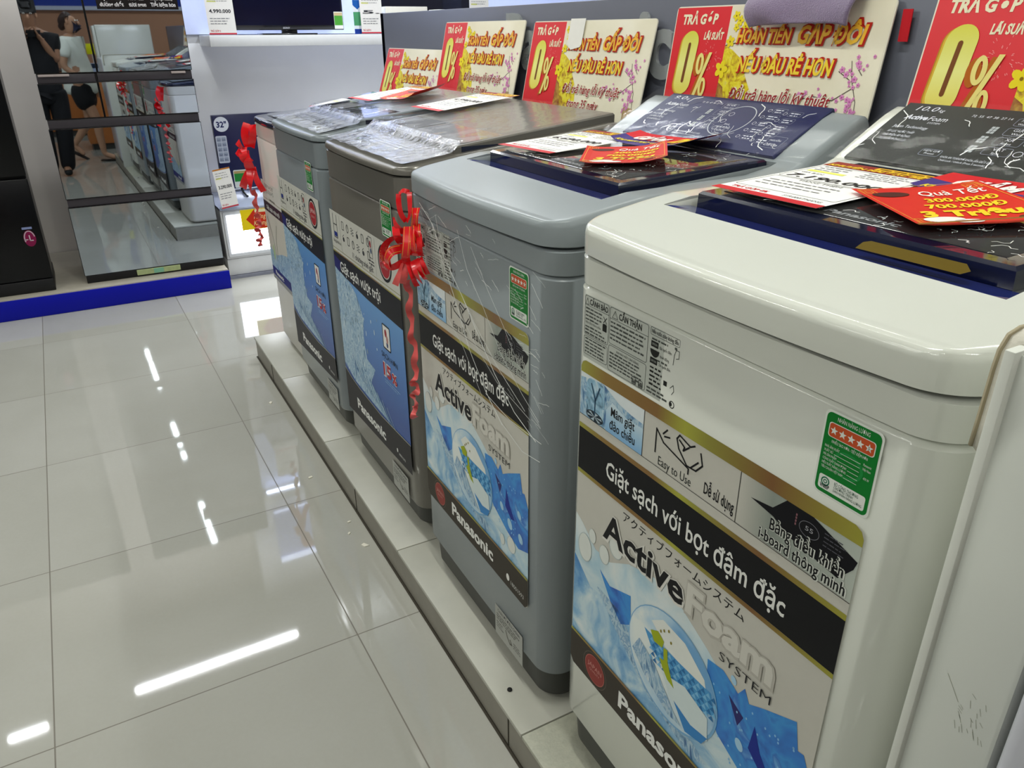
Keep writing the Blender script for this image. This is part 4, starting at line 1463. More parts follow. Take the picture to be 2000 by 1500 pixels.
def poster(bottom, top, label, tape=False):
    """card leaning on the board; bottom/top = far corner positions (x, y, z)"""
    W = 0.612
    bx, tx = Vector(bottom), Vector(top)
    e = empty('promotion_poster', bottom)
    up = (tx - bx)
    Hh = up.length
    up.normalize()
    right = Vector((0, -1, 0))
    n = right.cross(up).normalized()
    b = MB()
    k = Ink(b, (0, 0, 0), right, up)
    k.EPS = 0.0004
    q = Ink.rr(0, 0, W, Hh, 0.010)
    back = [k.P(x, y, -8) for x, y in q]
    front = [k.P(x, y, 0) for x, y in q]
    b.loft([back, front], ink('#e9e4d2'))
    s = Hh / 0.285
    r0 = 0.188
    k.poly([(0.003, 0.003), (r0, 0.003), (r0, Hh - 0.003), (0.003, Hh - 0.003)], RED, 1)
    k.poly([(r0, 0.003), (W - 0.003, 0.003), (W - 0.003, Hh - 0.003), (r0, Hh - 0.003)], CREAM, 1)
    OFF = ink('#f0e9c8')
    k.text('TRẢ GÓP', 0.028, 0.246 * s, 0.0215, OFF, 3, fit=0.122, bold=0.045, shear=0.12)
    # big 3D zero
    for dx, dy, c, kk in ((-0.007, -0.003, ink('#b98a2a'), 2), (-0.004, -0.002, ink('#d9b23c'), 3), (0, 0, DIGIT, 4)):
        k.poly([(x + dx + 0.07 * (y - 0.16), y + dy) for x, y in Ink.rr(0.036, 0.087, 0.094, 0.231, 0.028, 8)], c, kk)
    k.poly([(x + 0.07 * (y - 0.16), y) for x, y in Ink.rr(0.0605, 0.113, 0.0695, 0.205, 0.0044, 5)], ink('#7a4a26'), 5)
    for dx, dy, c, kk in ((-0.010, -0.004, ink('#b8641e'), 5), (0, 0, ink('#ecdf86'), 7)):
        k.ring(0.116 + dx, 0.158 + dy, 0.013, 0.024, 0.009 if kk > 5 else 0.0125, c, kk, 30)
        k.ring(0.136 + dx, 0.106 + dy, 0.012, 0.022, 0.008 if kk > 5 else 0.0115, c, kk, 30)
        k.poly([(0.102 + dx, 0.074 + dy), (0.112 + dx, 0.074 + dy), (0.152 + dx, 0.184 + dy), (0.142 + dx, 0.184 + dy)], c, kk)
    k.text('LÃI SUẤT', 0.112, 0.212 * s, 0.016, OFF, 3, fit=0.066, bold=0.04, shear=0.18)
    rnd = random.Random(2)
    for i in range(46):
        a = rnd.uniform(0, 2 * PI)
        r = rnd.uniform(0.012, 0.034)
        x, y = 0.148 + r * math.cos(a), 0.180 + r * math.sin(a)
        if x < r0 - 0.003:
            k.stroke([(x, y), (x + 0.003 * math.cos(a), y + 0.003 * math.sin(a))], 0.0009, ink('#f0a6a0'), 2)
    for r in range(2):
        for i in range(6 + r):
            k.rrect(0.012 + 0.0235 * i + 0.003 * r, 0.030 - 0.016 * r, 0.0325 + 0.0235 * i + 0.003 * r, 0.043 - 0.016 * r, 0.002, ink('#efeeea'), 3)
            k.lines(0.015 + 0.0235 * i + 0.003 * r, 0.034 - 0.016 * r, 0.030 + 0.0235 * i + 0.003 * r, 1, 0.01, 0.005, ink('#7a6a72'), 4, i + r)
    # yellow apricot blossom
    k.poly([(r0, 0.003), (0.298, 0.003), (0.305, 0.05), (0.296, 0.10), (0.27, 0.135), (0.25, 0.17), (0.215, 0.19), (r0, 0.20)], BLOSSOM, 2)
    k.poly([(r0, 0.003), (0.215, 0.003), (0.225, 0.05), (0.205, 0.11), (r0, 0.12)], mat_cloudy('poster_jars', [(0.3, '#7c2a1e'), (0.5, '#a8742c'), (0.7, '#c9a93c')], 30, 3, 1), 3)
    YF, YD = ink('#ecd92a'), ink('#8a6a14')
    for cx, cy, r in ((0.208, 0.262, 0.011), (0.222, 0.252, 0.011), (0.214, 0.238, 0.009), (0.242, 0.240, 0.011), (0.256, 0.246, 0.010), (0.203, 0.208, 0.013), (0.190, 0.148, 0.020), (0.232, 0.212, 0.010)):
        for p in range(5):
            a = p * 2 * PI / 5 + cx * 40
            k.ell(cx + 0.55 * r * math.cos(a), cy + 0.55 * r * math.sin(a), r * 0.5, r * 0.36, YF, 4 + p * 0.2, 10, rot=a)
        k.ell(cx, cy, r * 0.16, r * 0.16, YD, 6, 8)
    k.stroke([(0.19, 0.20), (0.22, 0.205), (0.25, 0.222)], 0.002, ink('#4a3a1c'), 3)
    # slogans: red outline below gold letters
    RO = ink('#b8261c')
    for kk, c, bd in ((7, RO, 0.11), (8, GOLDTXT, 0.035)):
        k.text('HOÀN TIỀN', 0.222, 0.206 * s, 0.028, c, kk, fit=0.158 + (0.006 if kk == 7 else 0), bold=bd, shear=0.22)
        k.text('GẤP ĐÔI', 0.398, 0.206 * s, 0.035, c, kk, fit=0.168 + (0.006 if kk == 7 else 0), bold=bd, shear=0.22)
        k.text('NẾU ĐÂU RẺ HƠN', 0.240, 0.146 * s, 0.030, c, kk, fit=0.265 + (0.006 if kk == 7 else 0), bold=bd, shear=0.22)
    for kk, c, bd in ((7, ink('#efe8d6'), 0.07), (8, ink('#a02a34'), 0.012)):
        k.text('Đổi trả hàng lỗi kỹ thuật', 0.232, 0.086 * s, 0.024, c, kk, fit=0.285, bold=bd, shear=0.3)
        k.text('trong 35 ngày', 0.270, 0.046 * s, 0.024, c, kk, fit=0.158, bold=bd, shear=0.3)
    # cherry blossom branch
    PK, PK2, TW = ink('#dc8fc4'), ink('#b84f9a'), ink('#4a3a3a')
    for pts in ([(0.545, 0.175), (0.555, 0.14), (0.575, 0.10), (0.58, 0.06)], [(0.43, 0.095), (0.47, 0.105), (0.52, 0.10), (0.56, 0.125)], [(0.52, 0.155), (0.55, 0.14)], [(0.56, 0.165), (0.575, 0.15)]):
        k.stroke(pts, 0.0014, TW, 3)
    for _ in range(46):
        t = rnd.random()
        cx, cy = (rnd.gauss(0.562, 0.014), rnd.uniform(0.05, 0.185)) if t < 0.65 else (rnd.uniform(0.43, 0.56), rnd.gauss(0.102, 0.010))
        r = rnd.uniform(0.003, 0.007)
        for p in range(5):
            a = p * 2 * PI / 5 + t * 6
            k.ell(cx + 0.55 * r * math.cos(a), cy + 0.55 * r * math.sin(a), r * 0.5, r * 0.36, PK, 4 + 0.2 * p, 8, rot=a)
        k.ell(cx, cy, r * 0.25, r * 0.25, PK2, 6, 6)
    k.poly([(0.545, 0.003), (0.585, 0.003), (0.585, 0.062), (0.545, 0.065)], mat_cloudy('poster_wood', [(0.3, '#a3865a'), (0.7, '#c2a97c')], 12, 3, 0.2, (12, 1)), 3)
    b.build('poster_card', e, smooth=False)
    if tape:
        b = MB()
        k.mb = b
        k.rect(0.215, 0.222, 0.292, Hh + 0.004, ink('#eceae4'), 12)
        k.poly([(0.215, 0.222), (0.292, 0.222), (0.285, 0.213), (0.24, 0.205), (0.225, 0.213)], ink('#eceae4'), 12)
        b.build('paper_tape', e, smooth=False)
    tag(e, label, 'poster', 'red and cream promotion posters leaning on the board')
    return e


poster((1.352, 0.940, 1.216), (1.404, 0.940, 1.501), 'red and cream poster cut off at the frame edge, behind the white washing machine')
poster((1.366, 1.633, 1.206), (1.404, 1.633, 1.489), 'red and cream poster with a purple cloth hanging over its top edge')
poster((1.345, 2.319, 1.184), (1.404, 2.319, 1.465), 'red and cream poster with white paper taped on its top edge', tape=True)
poster((1.338, 2.985, 1.190), (1.404, 2.985, 1.470), 'red and cream poster standing behind the blue-grey washing machine')
poster((1.312, 3.614, 1.100), (1.404, 3.614, 1.371), 'lowest and farthest red and cream poster, behind the small cream washing machine')

# purple cloth over the top edge of the fourth poster
M_cloth = mat('purple_towel', '#8d7d9c', rough=0.95, sheen=0.5, scale=300, var=0.16, bump=0.8, bscale=420)
b = MB()
rnd = random.Random(4)
rows = []
NU, NV = 36, 30
for i in range(NV + 1):
    t = i / NV
    row = []
    for j in range(NU + 1):
        s = j / NU
        y = 1.352 - 0.262 * s + 0.010 * math.sin(5 * t + 2 * s)
        # path: front lower edge, up, over the poster edge, down behind
        Lp = t * 0.125
        sag = 0.010 * math.sin(PI * s) + 0.004 * math.sin(9 * s) - 0.012 * max(0, 0.12 - s) / 0.12 - 0.010 * max(0, s - 0.93) / 0.07
        if Lp < 0.062:
            z = 1.4465 + sag * 0.25 + Lp * 0.98
            x = 1.371 + 0.17 * (z - 1.446) + 0.0018 * math.sin(13 * s + 9 * t) - 0.016 * math.sin(PI * min(1, Lp / 0.062)) * (0.6 + 0.4 * math.sin(6 * s + 1))
        elif Lp < 0.093:
            a = (Lp - 0.062) / 0.031 * PI
            z = 1.508 + 0.012 * math.sin(a)
            x = 1.398 - 0.017 * math.cos(a)
        else:
            z = 1.508 - (Lp - 0.093)
            x = 1.4095 - 0.002 * s + (1.415 - 1.4095) * 0
        row.append((x, y, z))
    rows.append(row)
b.grid(rows, M_cloth)
o = b.build('purple_towel', angle=80)
sm = o.modifiers.new('thickness', 'SOLIDIFY')
sm.thickness = 0.006
sm.offset = 1
tag(o, 'purple terry cloth draped over the top edge of a poster', 'cloth')

# red card showing behind the draped poster's near edge
b = MB()
b.box((1.4075, 0.990, 1.415), (1.4095, 1.010, 1.470), ink('#c4222c'))
tag(b.build('red_card', smooth=False), 'red card peeping out behind the edge of the cloth-draped poster', 'card')

# ------------------------------------------------------------------ price cards and leaflets lying on the lids


def flat_thing(name, center, right2, w, h, slope, draw, label, cat, group=None, curl=0.0):
    """card lying face up: right2 = reading direction in plan, slope = dz per x"""
    r = Vector((right2[0], right2[1], right2[0] * slope)).normalized()
    u2 = (-right2[1], right2[0])
    u = Vector((u2[0], u2[1], u2[0] * slope)).normalized()
    org = Vector((0, 0, 0)) - r * (w / 2) - u * (h / 2)
    b = MB()
    k = Ink(b, org, r, u)
    k.EPS = 0.0003
    draw(k, w, h)
    if curl:
        n = r.cross(u)
        out = []
        for p in b.v:
            p = Vector(p)
            x = (p - org).dot(r) / w
            y = (p - org).dot(u) / h
            lift = curl * (max(0, x - 0.55) / 0.45) ** 2 + 0.3 * curl * (max(0, 0.2 - x) / 0.2) ** 2 + 0.25 * curl * max(0, y - 0.7) ** 2 * 3
            out.append(tuple(p + n * lift))
        b.v = out
    o = b.build(name, smooth=False, loc=center)
    return tag(o, label, cat, group)


def subdiv_card(k, w, h, m, n=10):
    for i in range(n):
        for j in range(n):
            k.rect(w * i / n, h * j / n, w * (i + 1) / n, h * (j + 1) / n, m, 0)


def price_card(price, header=True):
    def draw(k, w, h):
        subdiv_card(k, w, h, ink('#f1f1ee'))
        B, G = ink('#1e1e20'), ink('#6a6a6a')
        R, Y = ink('#c8222c'), ink('#eec22e')
        k.rect(0, 0, w, h * 0.065, R, 1)
        k.text('TRẢ GÓP 0%', w * 0.08, h * 0.085, h * 0.035, R, 1, fit=w * 0.36, bold=0.03)
        k.text('519.000/THÁNG' if header else '', w * 0.58, h * 0.09, h * 0.03, G, 1, fit=w * 0.34) if header else None
        if header:
            k.rect(0, h * 0.87, w, h, ink('#8e2a20'), 1)
            k.rect(w * 0.42, h * 0.935, w * 0.98, h * 0.99, Y, 2)
            k.lines(w * 0.46, h * 0.95, w * 0.95, 1, 0.01, h * 0.022, ink('#6a3a14'), 3, 3)
            k.text('KHUYẾN MÃI ĐẶC BIỆT', w * 0.04, h * 0.882, h * 0.042, Y, 3, fit=w * 0.92, bold=0.05)
        k.lines(w * 0.08, h * 0.82, w * 0.36, 3, h * 0.045, h * 0.014, G, 1, 4)
        k.rect(w * 0.07, h * 0.675, w * 0.42, h * 0.715, ink('#e8ea6a'), 1)
        k.lines(w * 0.50, h * 0.82, w * 0.92, 4, h * 0.038, h * 0.012, G, 1, 6)
        k.text('GIÁ BÁN:', w * 0.08, h * 0.62, h * 0.028, G, 1, fit=w * 0.22)
        k.text(price, w * 0.5, h * 0.50, h * 0.078, B, 2, 'c', fit=w * 0.84, bold=0.02, shear=0.12)
        k.text('TẶNG THÊM', w * 0.5, h * 0.42, h * 0.03, G, 1, 'c', fit=w * 0.4)
        k.lines(w * 0.10, h * 0.36, w * 0.8, 3, h * 0.055, h * 0.015, G, 1, 8)
        k.frame(w * 0.03, h * 0.15, w * 0.97, h * 0.46, h * 0.02, h * 0.004, G, 1)
        k.frame(w * 0.03, h * 0.475, w * 0.97, h * 0.85, h * 0.02, h * 0.004, G, 1)
    return draw


def voucher(k, w, h):
    R, Y = ink('#d0281f'), ink('#f0cf2a')
    subdiv_card(k, w, h, R)
    k.frame(w * 0.03, h * 0.03, w * 0.97, h * 0.97, 0.004, 0.0012, ink('#e8a43a'), 1)
    k.rect(0, 0, w, h * 0.03, ink('#8a5a22'), 1)
    for cx, cy in ((0.10, 0.90), (0.90, 0.90), (0.10, 0.10), (0.90, 0.10)):
        for q in (0.030, 0.055):
            k.frame(w * cx - w * q, h * cy - h * q, w * cx + w * q, h * cy + h * q, 0.001, 0.0012, ink('#e8a43a'), 1)
    k.ell(w * 0.22, h * 0.80, w * 0.14, h * 0.07, ink('#4a201a'), 2)
    k.text('Quà Tết', w * 0.42, h * 0.72, h * 0.13, ink('#f4f0e6'), 3, fit=w * 0.50, bold=0.01, shear=0.3)
    k.text('300.000Đ', w * 0.36, h * 0.54, h * 0.10, Y, 3, fit=w * 0.54, bold=0.03, shear=0.2)
    k.text('700.000Đ', w * 0.28, h * 0.38, h * 0.10, Y, 3, fit=w * 0.58, bold=0.03, shear=0.2)
    k.text('3 Triệu', w * 0.14, h * 0.18, h * 0.14, Y, 3, fit=w * 0.72, bold=0.05, shear=0.2)
    k.ell(w * 0.24, h * 0.12, w * 0.14, h * 0.06, ink('#ece9e4'), 2)
    k.ell(w * 0.38, h * 0.07, w * 0.10, h * 0.04, ink('#ece9e4'), 2)
    k.ell(w * 0.80, h * 0.10, w * 0.07, h * 0.03, ink('#5a2a14'), 2)


def leaflet(k, w, h):
    n = 14
    V, Y, R = ink('#3c2f7c'), ink('#ecd52c'), ink('#d0202c')
    for i in range(n):
        for j in range(6):
            x0, x1 = w * i / n, w * (i + 1) / n
            a0, a1 = 0.25 * (2 * i / n - 1) ** 2, 0.25 * (2 * (i + 1) / n - 1) ** 2
            y0, y1 = h * (j / 6), h * ((j + 1) / 6)
            k.poly([(x0, y0 + a0 * h * (1 - j / 6)), (x1, y0 + a1 * h * (1 - j / 6)), (x1, y1 + a1 * h * (1 - (j + 1) / 6)), (x0, y1 + a0 * h * (1 - (j + 1) / 6))], V if j < 3 else R, 0)
    k.text('KHI MUA MÁY GIẶT - PHÁT 2', w * 0.07, h * 0.22, h * 0.12, Y, 3, fit=w * 0.80, bold=0.03, shear=0.2)
    for kk, c, bd in ((3, '#b01824', 0.12), (4, '#f3f0ea', 0.05)):
        k.text('GIẢM', w * 0.15, h * 0.48, h * 0.30, ink(c), kk, fit=w * 0.36, bold=bd, shear=0.2)
    for kk, c, bd in ((3, '#b01824', 0.12), (4, '#ecd52c', 0.05)):
        k.text('20%', w * 0.56, h * 0.48, h * 0.40, ink(c), kk, fit=w * 0.36, bold=bd, shear=0.2)


GP, GV, GL = 'price cards on the lids', 'red gift vouchers on the lids', 'discount leaflets on the lids'
SL = 0.0405


def zlid(zl, x0, x, extra):
    return ZP + zl + SL * (x - x0 - 0.184) + extra


def unit(x, y):
    L = math.hypot(x, y)
    return (x / L, y / L)


flat_thing('price_card', (0.972, 0.768, zlid(zl1, 0.64, 0.972, 0.0085)), unit(0.02, -1), 0.190, 0.283, SL, price_card('7.190.000'), 'white price card reading 7.190.000 on the white washing machine', 'price card', GP)
flat_thing('gift_voucher', (0.962, 0.573, zlid(zl1, 0.64, 0.962, 0.0125)), unit(0.87, -0.50), 0.172, 0.200, SL, voucher, 'red gift voucher lying on the white washing machine', 'voucher', GV, curl=0.006)
flat_thing('discount_leaflet', (1.080, 0.560, zlid(zl1, 0.64, 1.080, 0.0105)), unit(0.05, -1), 0.25, 0.145, SL, leaflet, 'violet and red discount leaflet on the white washing machine', 'leaflet', GL, curl=0.004)
flat_thing('price_card', (1.010, 1.500, zlid(zl2, 0.656, 1.01, 0.0085)), unit(0.10, -1), 0.190, 0.283, SL, price_card('6.690.000'), 'white price card reading 6.690.000 on the light grey washing machine', 'price card', GP)
flat_thing('gift_voucher', (0.970, 1.255, zlid(zl2, 0.656, 0.970, 0.0125)), unit(0.75, -0.62), 0.165, 0.185, SL, voucher, 'red gift voucher on the light grey washing machine', 'voucher', GV, curl=0.012)
flat_thing('discount_leaflet', (1.130, 1.335, zlid(zl2, 0.656, 1.130, 0.0105)), unit(0.16, -1), 0.245, 0.130, SL, leaflet, 'violet and red discount leaflet curling up on the light grey washing machine', 'leaflet', GL, curl=0.022)
SL3 = 0.113
z3 = lambda x0, v: ZP + 1.0825 + (v - 0.153) * SL3 + 0.016
flat_thing('price_card', (1.150, 2.330, z3(0.68, 0.47) - 0.004), unit(0.03, -1), 0.205, 0.290, SL3, price_card('4.990.000'), 'white price card on the dark silver washing machine', 'price card', GP)
flat_thing('price_card', (1.120, 2.870, z3(0.693, 0.427) - 0.004), unit(0.05, -1), 0.200, 0.285, SL3, price_card('4.690.000'.replace('4.690.000', '')), 'white price card on the blue-grey washing machine', 'price card', GP)
flat_thing('gift_voucher', (1.130, 2.700, z3(0.693, 0.437) - 0.001), unit(0.5, -0.87), 0.16, 0.19, SL3, voucher, 'reddish voucher beside the price card on the blue-grey washing machine', 'voucher', GV, curl=0.02)
flat_thing('price_card', (1.060, 3.440, ZP + 1.053), unit(0.05, -1), 0.17, 0.16, 0.16, price_card('', False), 'small price card on the navy topped washing machine', 'price card', GP)

# olive tape stuck to the lid front of the white machine
b = MB()
k = Ink(b, (0.774, 0.560, 1.2065), (0.02, -1, -0.0), (0.55, 0.0, 0.16))
k.EPS = 0.0006
k.poly([(0, 0.0), (0.125, 0.0), (0.130, 0.010), (0.118, 0.022), (0.004, 0.022), (-0.002, 0.016)], mat('olive_tape', '#5c4b0c', rough=0.6, spec=0.1), 1)
o = b.build('lid_tape', m1, smooth=False)
o.matrix_parent_inverse = Matrix.Rotation(-RZ, 4, 'Z') @ Matrix.Translation((-0.640, -0.945, -ZP))
o['label'] = 'strip of olive adhesive tape'

# ------------------------------------------------------------------ red bows
def ball(mb, c, r, m, n=20, k=12):
    rows = []
    for i in range(k + 1):
        t = -PI / 2 + PI * i / k
        rows.append([(c[0] + r[0] * math.cos(t) * math.cos(2 * PI * j / n), c[1] + r[1] * math.cos(t) * math.sin(2 * PI * j / n), c[2] + r[2] * math.sin(t)) for j in range(n)])
    mb.grid(rows, m, closed=True)


M_rib = mat('red_ribbon', '#e0121c', rough=0.25, coat=0.3, scale=60, var=0.12)
M_rib2 = mat('pale_red_ribbon', '#e05a58', rough=0.3, coat=0.3, scale=60, var=0.12)
M_gline = mat('gold_line', '#e0b03a', rough=0.3)


def strip(mb, pts, wdirs, w, m, line=None):
    A, B_ = [], []
    for p, d in zip(pts, wdirs):
        d = Vector(d).normalized() * (w / 2)
        A.append(Vector(p) - d)
        B_.append(Vector(p) + d)
    mb.grid([A, B_], m)
    if line:
        n = len(pts)
        for f in (-0.62, 0.62):
            C1, C2 = [], []
            for p, d in zip(pts, wdirs):
                d = Vector(d).normalized() * (w / 2)
                o_ = Vector((-0.0006, 0, 0.0004))
                C1.append(Vector(p) + d * f + o_)
                C2.append(Vector(p) + d * (f + 0.10) + o_)
            mb.grid([C1, C2], line)


# ribbon pieces: centre line, width, how far the piece bulges out
BOW_A = [([(0.0079, -0.0059, 0.1223), (0.0085, -0.0064, 0.1005), (0.0118, -0.0089, 0.0785), (0.0183, -0.0137, 0.0631)], 0.0113, 0.006), ([(0.0088, -0.0066, 0.1223), (0.0173, -0.013, 0.1301), (0.027, -0.0202, 0.126)], 0.0101, 0.004), ([(0.0279, -0.0209, 0.1271), (0.0292, -0.0219, 0.0988), (0.0273, -0.0205, 0.0789), (0.0201, -0.0151, 0.0631)], 0.0113, 0.01), ([(0.038, -0.0285, 0.0946), (0.0381, -0.0286, 0.077), (0.0342, -0.0256, 0.0523)], 0.0188, 0.012), ([(0.0382, -0.0286, 0.0592), (0.0426, -0.032, 0.0368), (0.0451, -0.0338, 0.0096)], 0.0176, 0.016), ([(-0.0021, 0.0016, 0.0737), (0.0051, -0.0038, 0.056), (0.0153, -0.0115, 0.0405)], 0.0138, 0.01), ([(0.0014, -0.0011, 0.0559), (0.0059, -0.0044, 0.0368), (0.0094, -0.0071, 0.0176)], 0.0163, 0.014), ([(0.0193, -0.0145, 0.0293), (0.0001, -0.0001, 0.0321), (-0.0146, 0.0109, 0.0191), (-0.0214, 0.0161, -0.0019), (-0.0199, 0.0149, -0.0228)], 0.0188, 0.014), ([(0.0136, -0.0102, 0.0085), (-0.0043, 0.0032, 0.0045), (-0.0138, 0.0104, -0.0155), (-0.0142, 0.0106, -0.0366)], 0.0201, 0.02), ([(-0.0206, 0.0155, -0.0193), (-0.0093, 0.007, -0.0341), (0.0119, -0.0089, -0.0239)], 0.0176, 0.01), ([(0.0244, -0.0183, 0.0565), (0.0247, -0.0185, 0.0261), (0.0214, -0.016, -0.0027), (0.0176, -0.0132, -0.0214)], 0.0188, 0.02), ([(0.0341, -0.0256, 0.0512), (0.0364, -0.0273, 0.0207), (0.0341, -0.0256, -0.0069)], 0.0188, 0.022), ([(0.0446, -0.0335, 0.0403), (0.0472, -0.0354, 0.0154), (0.0461, -0.0346, -0.0076)], 0.0126, 0.018), ([(0.0213, -0.016, -0.0213), (0.0312, -0.0234, -0.049), (0.0356, -0.0267, -0.0762)], 0.0119, 0.016), ([(0.0299, -0.0224, -0.0175), (0.04, -0.03, -0.0416), (0.0453, -0.034, -0.0686)], 0.0119, 0.02), ([(0.0376, -0.0282, -0.0125), (0.0468, -0.0351, -0.0343), (0.0523, -0.0392, -0.0588)], 0.0119, 0.018), ([(0.0442, -0.0331, -0.01), (0.0528, -0.0396, -0.0248), (0.0565, -0.0424, -0.0469)], 0.0113, 0.014), ([(0.011, -0.0083, -0.0228), (0.0039, -0.0029, -0.0501), (-0.0051, 0.0038, -0.0755)], 0.0151, 0.004), ([(0.0164, -0.0123, -0.0261), (0.0152, -0.0114, -0.0497), (0.0094, -0.007, -0.0713)], 0.0151, 0.006)]
BOW_A_T = ([(0.0143, -0.0107, -0.0675), (0.0153, -0.0115, -0.1036), (0.0153, -0.0115, -0.1403), (0.0141, -0.0106, -0.184), (0.0171, -0.0128, -0.222), (0.0191, -0.0144, -0.2608), (0.0162, -0.0122, -0.3005), (0.0131, -0.0098, -0.3249), (0.0182, -0.0136, -0.3435), (0.0082, -0.0061, -0.3632), (0.0164, -0.0123, -0.3819), (0.0073, -0.0055, -0.4006), (0.0137, -0.0103, -0.417)], 0.0163)
BOW_B = [([(-0.0081, 0.0061, 0.1618), (-0.0176, 0.0132, 0.1161), (-0.015, 0.0113, 0.0637)], 0.0313, 0.01), ([(0.013, -0.0097, 0.1558), (0.0136, -0.0102, 0.1165), (-0.0039, 0.003, 0.0639)], 0.0313, 0.014), ([(-0.0508, 0.0381, 0.0864), (-0.0348, 0.0261, 0.0677), (-0.0158, 0.0119, 0.0425)], 0.0287, 0.012), ([(-0.0537, 0.0403, 0.0505), (-0.0373, 0.028, 0.0337), (-0.0164, 0.0123, 0.0233)], 0.0313, 0.02), ([(-0.0301, 0.0226, 0.0614), (-0.0228, 0.0171, 0.0318), (-0.0154, 0.0115, 0.002)], 0.0418, 0.024), ([(-0.0127, 0.0095, 0.0532), (-0.0087, 0.0066, 0.0106), (-0.0104, 0.0078, -0.0324)], 0.047, 0.026), ([(-0.013, 0.0098, -0.0238), (-0.0335, 0.0251, -0.0677), (-0.0536, 0.0402, -0.1077)], 0.0313, 0.014), ([(-0.005, 0.0038, -0.0194), (0.0073, -0.0055, -0.0712), (0.0219, -0.0164, -0.1215)], 0.0261, 0.012), ([(-0.0117, 0.0088, -0.0281), (-0.0158, 0.0118, -0.0761), (-0.0243, 0.0182, -0.1292)], 0.0365, 0.018)]
BOW_B_T = ([(-0.0188, 0.0141, -0.1157), (-0.0181, 0.0136, -0.1714), (-0.0188, 0.0141, -0.2233), (-0.0136, 0.0102, -0.2597), (-0.0253, 0.019, -0.2922), (-0.0151, 0.0113, -0.3197), (-0.0257, 0.0193, -0.3434), (-0.0188, 0.0141, -0.3666)], 0.0235)

BN = Vector((-0.6, -0.8, 0))


def smooth_line(pts, n):
    """even Catmull-Rom samples through points"""
    P = [Vector(p) for p in pts]
    P = [P[0] * 2 - P[1]] + P + [P[-1] * 2 - P[-2]]
    out = []
    m = len(P) - 3
    for k in range(n + 1):
        t = m * k / n
        i = min(int(t), m - 1)
        u = t - i
        a, b_, c, d = P[i:i + 4]
        out.append(0.5 * ((2 * b_) + (c - a) * u + (2 * a - 5 * b_ + 4 * c - d) * u * u + (3 * b_ - a - 3 * c + d) * u ** 3))
    return out


def bow(loc, label, pieces, tail):
    e = empty('ribbon_bow', loc)
    for q, (line, w, out) in enumerate(pieces):
        b = MB()
        pts = smooth_line(line, 14)
        res, wd = [], []
        for k, p in enumerate(pts):
            t = k / 14
            d = (pts[min(k + 1, 14)] - pts[max(k - 1, 0)]).normalized()
            side = d.cross(BN).normalized()
            tw = 0.5 * math.sin(2.1 * q) + 0.5 * math.sin(3 * t + q)
            wd.append(side * math.cos(tw) + BN * math.sin(tw))
            res.append(p + BN * (out * (0.5 + 1.0 * math.sin(PI * t)) + 0.0012 * q))
        strip(b, res, wd, w, M_rib2 if q >= len(pieces) - 2 and len(pieces) > 12 else M_rib, M_gline if q in (3, 4, 7, 8, 10, 11) and len(pieces) > 12 else None)
        b.build('bow_tail' if q > len(pieces) * 0.65 else 'bow_loop', e, angle=70)
    b = MB()
    line, w = tail
    pts = smooth_line(line, 110)
    res, wd = [], []
    for k, p in enumerate(pts):
        a = k * 0.42
        d = (pts[min(k + 1, 110)] - pts[max(k - 1, 0)]).normalized()
        side = d.cross(BN).normalized()
        res.append(p + BN * (0.004 + 0.006 * math.cos(a)) + side * (0.0035 * math.sin(a)))
        wd.append(side * (0.8 + 0.2 * math.cos(a)) + BN * (0.75 * math.sin(a)) + d * 0.35 * math.cos(a * 0.5))
    strip(b, res, wd, w, M_rib2, None)
    b.build('curled_tail', e, angle=70)
    b = MB()
    ball(b, tuple(Vector(pieces[-1][0][0]) * 0.9 + BN * 0.012), (0.012, 0.012, 0.010), M_rib, 12, 8)
    b.build('bow_knot', e)
    return tag(e, label, 'ribbon bow', 'red ribbon bows on the washing machines')


bow((0.600, 1.570, 1.0), 'large red ribbon bow hanging on the corner of the light grey washing machine', BOW_A, BOW_A_T)
bow((0.712, 3.50, 0.93), 'red ribbon bow on the corner of the small cream washing machine at the far end', BOW_B, BOW_B_T)

# ------------------------------------------------------------------ white partition at the right edge, with its foam guard
M_part = mat('white_laminate', '#d6d9d2', rough=0.35, scale=5, var=0.03)
e = empty('white_freezer', (0.55, 0.0, 0.0))
b = MB()
b.box((0.012, 0.192, 0.105), (0.60, 0.262, 1.226), M_part, 0.004)
b.build('side_wall', e)
b = MB()
b.box((0.004, 0.258, 0.105), (0.60, 0.266, 1.229), mat('pale_edge_trim', '#d6d8d0', rough=0.4), 0.001)
b.build('edge_trim', e)
b = MB()
b.box((0.0, -0.55, 0.16), (0.60, 0.186, 1.20), mat('lavender_white_enamel', '#c2c3cc', rough=0.25, coat=0.3), 0.012, 3)
b.build('door', e)
b = MB()
b.box((0.02, -0.55, 0.105), (0.58, 0.19, 0.158), M_plinth)
b.build('base_plinth', e)
b = MB()
st = mat('grey_scuff', '#a3a594', rough=0.6)
k = Ink(b, (0.0118, 0.262, 0.85), (0, -1, 0), (0, 0, 1))
rnd = random.Random(9)
for i in range(22):
    y0 = rnd.uniform(0.035, 0.062)
    z0 = rnd.uniform(0.045, 0.085)
    k.stroke([(y0, z0), (y0 + rnd.uniform(0.001, 0.004), z0 - rnd.uniform(0.002, 0.008))], 0.0004, st, 1)
k.stroke([(0.020, 0.088), (0.034, 0.068)], 0.0005, st, 1)
b.build('scuff_mark', e, smooth=False)
b = MB()
fo = mat('foam_sheet', '#d9d5c8', rough=0.8, scale=120, var=0.05, bump=0.2)
ft = mat('brown_foam_edge', '#a2977c', rough=0.7, scale=30, var=0.15)
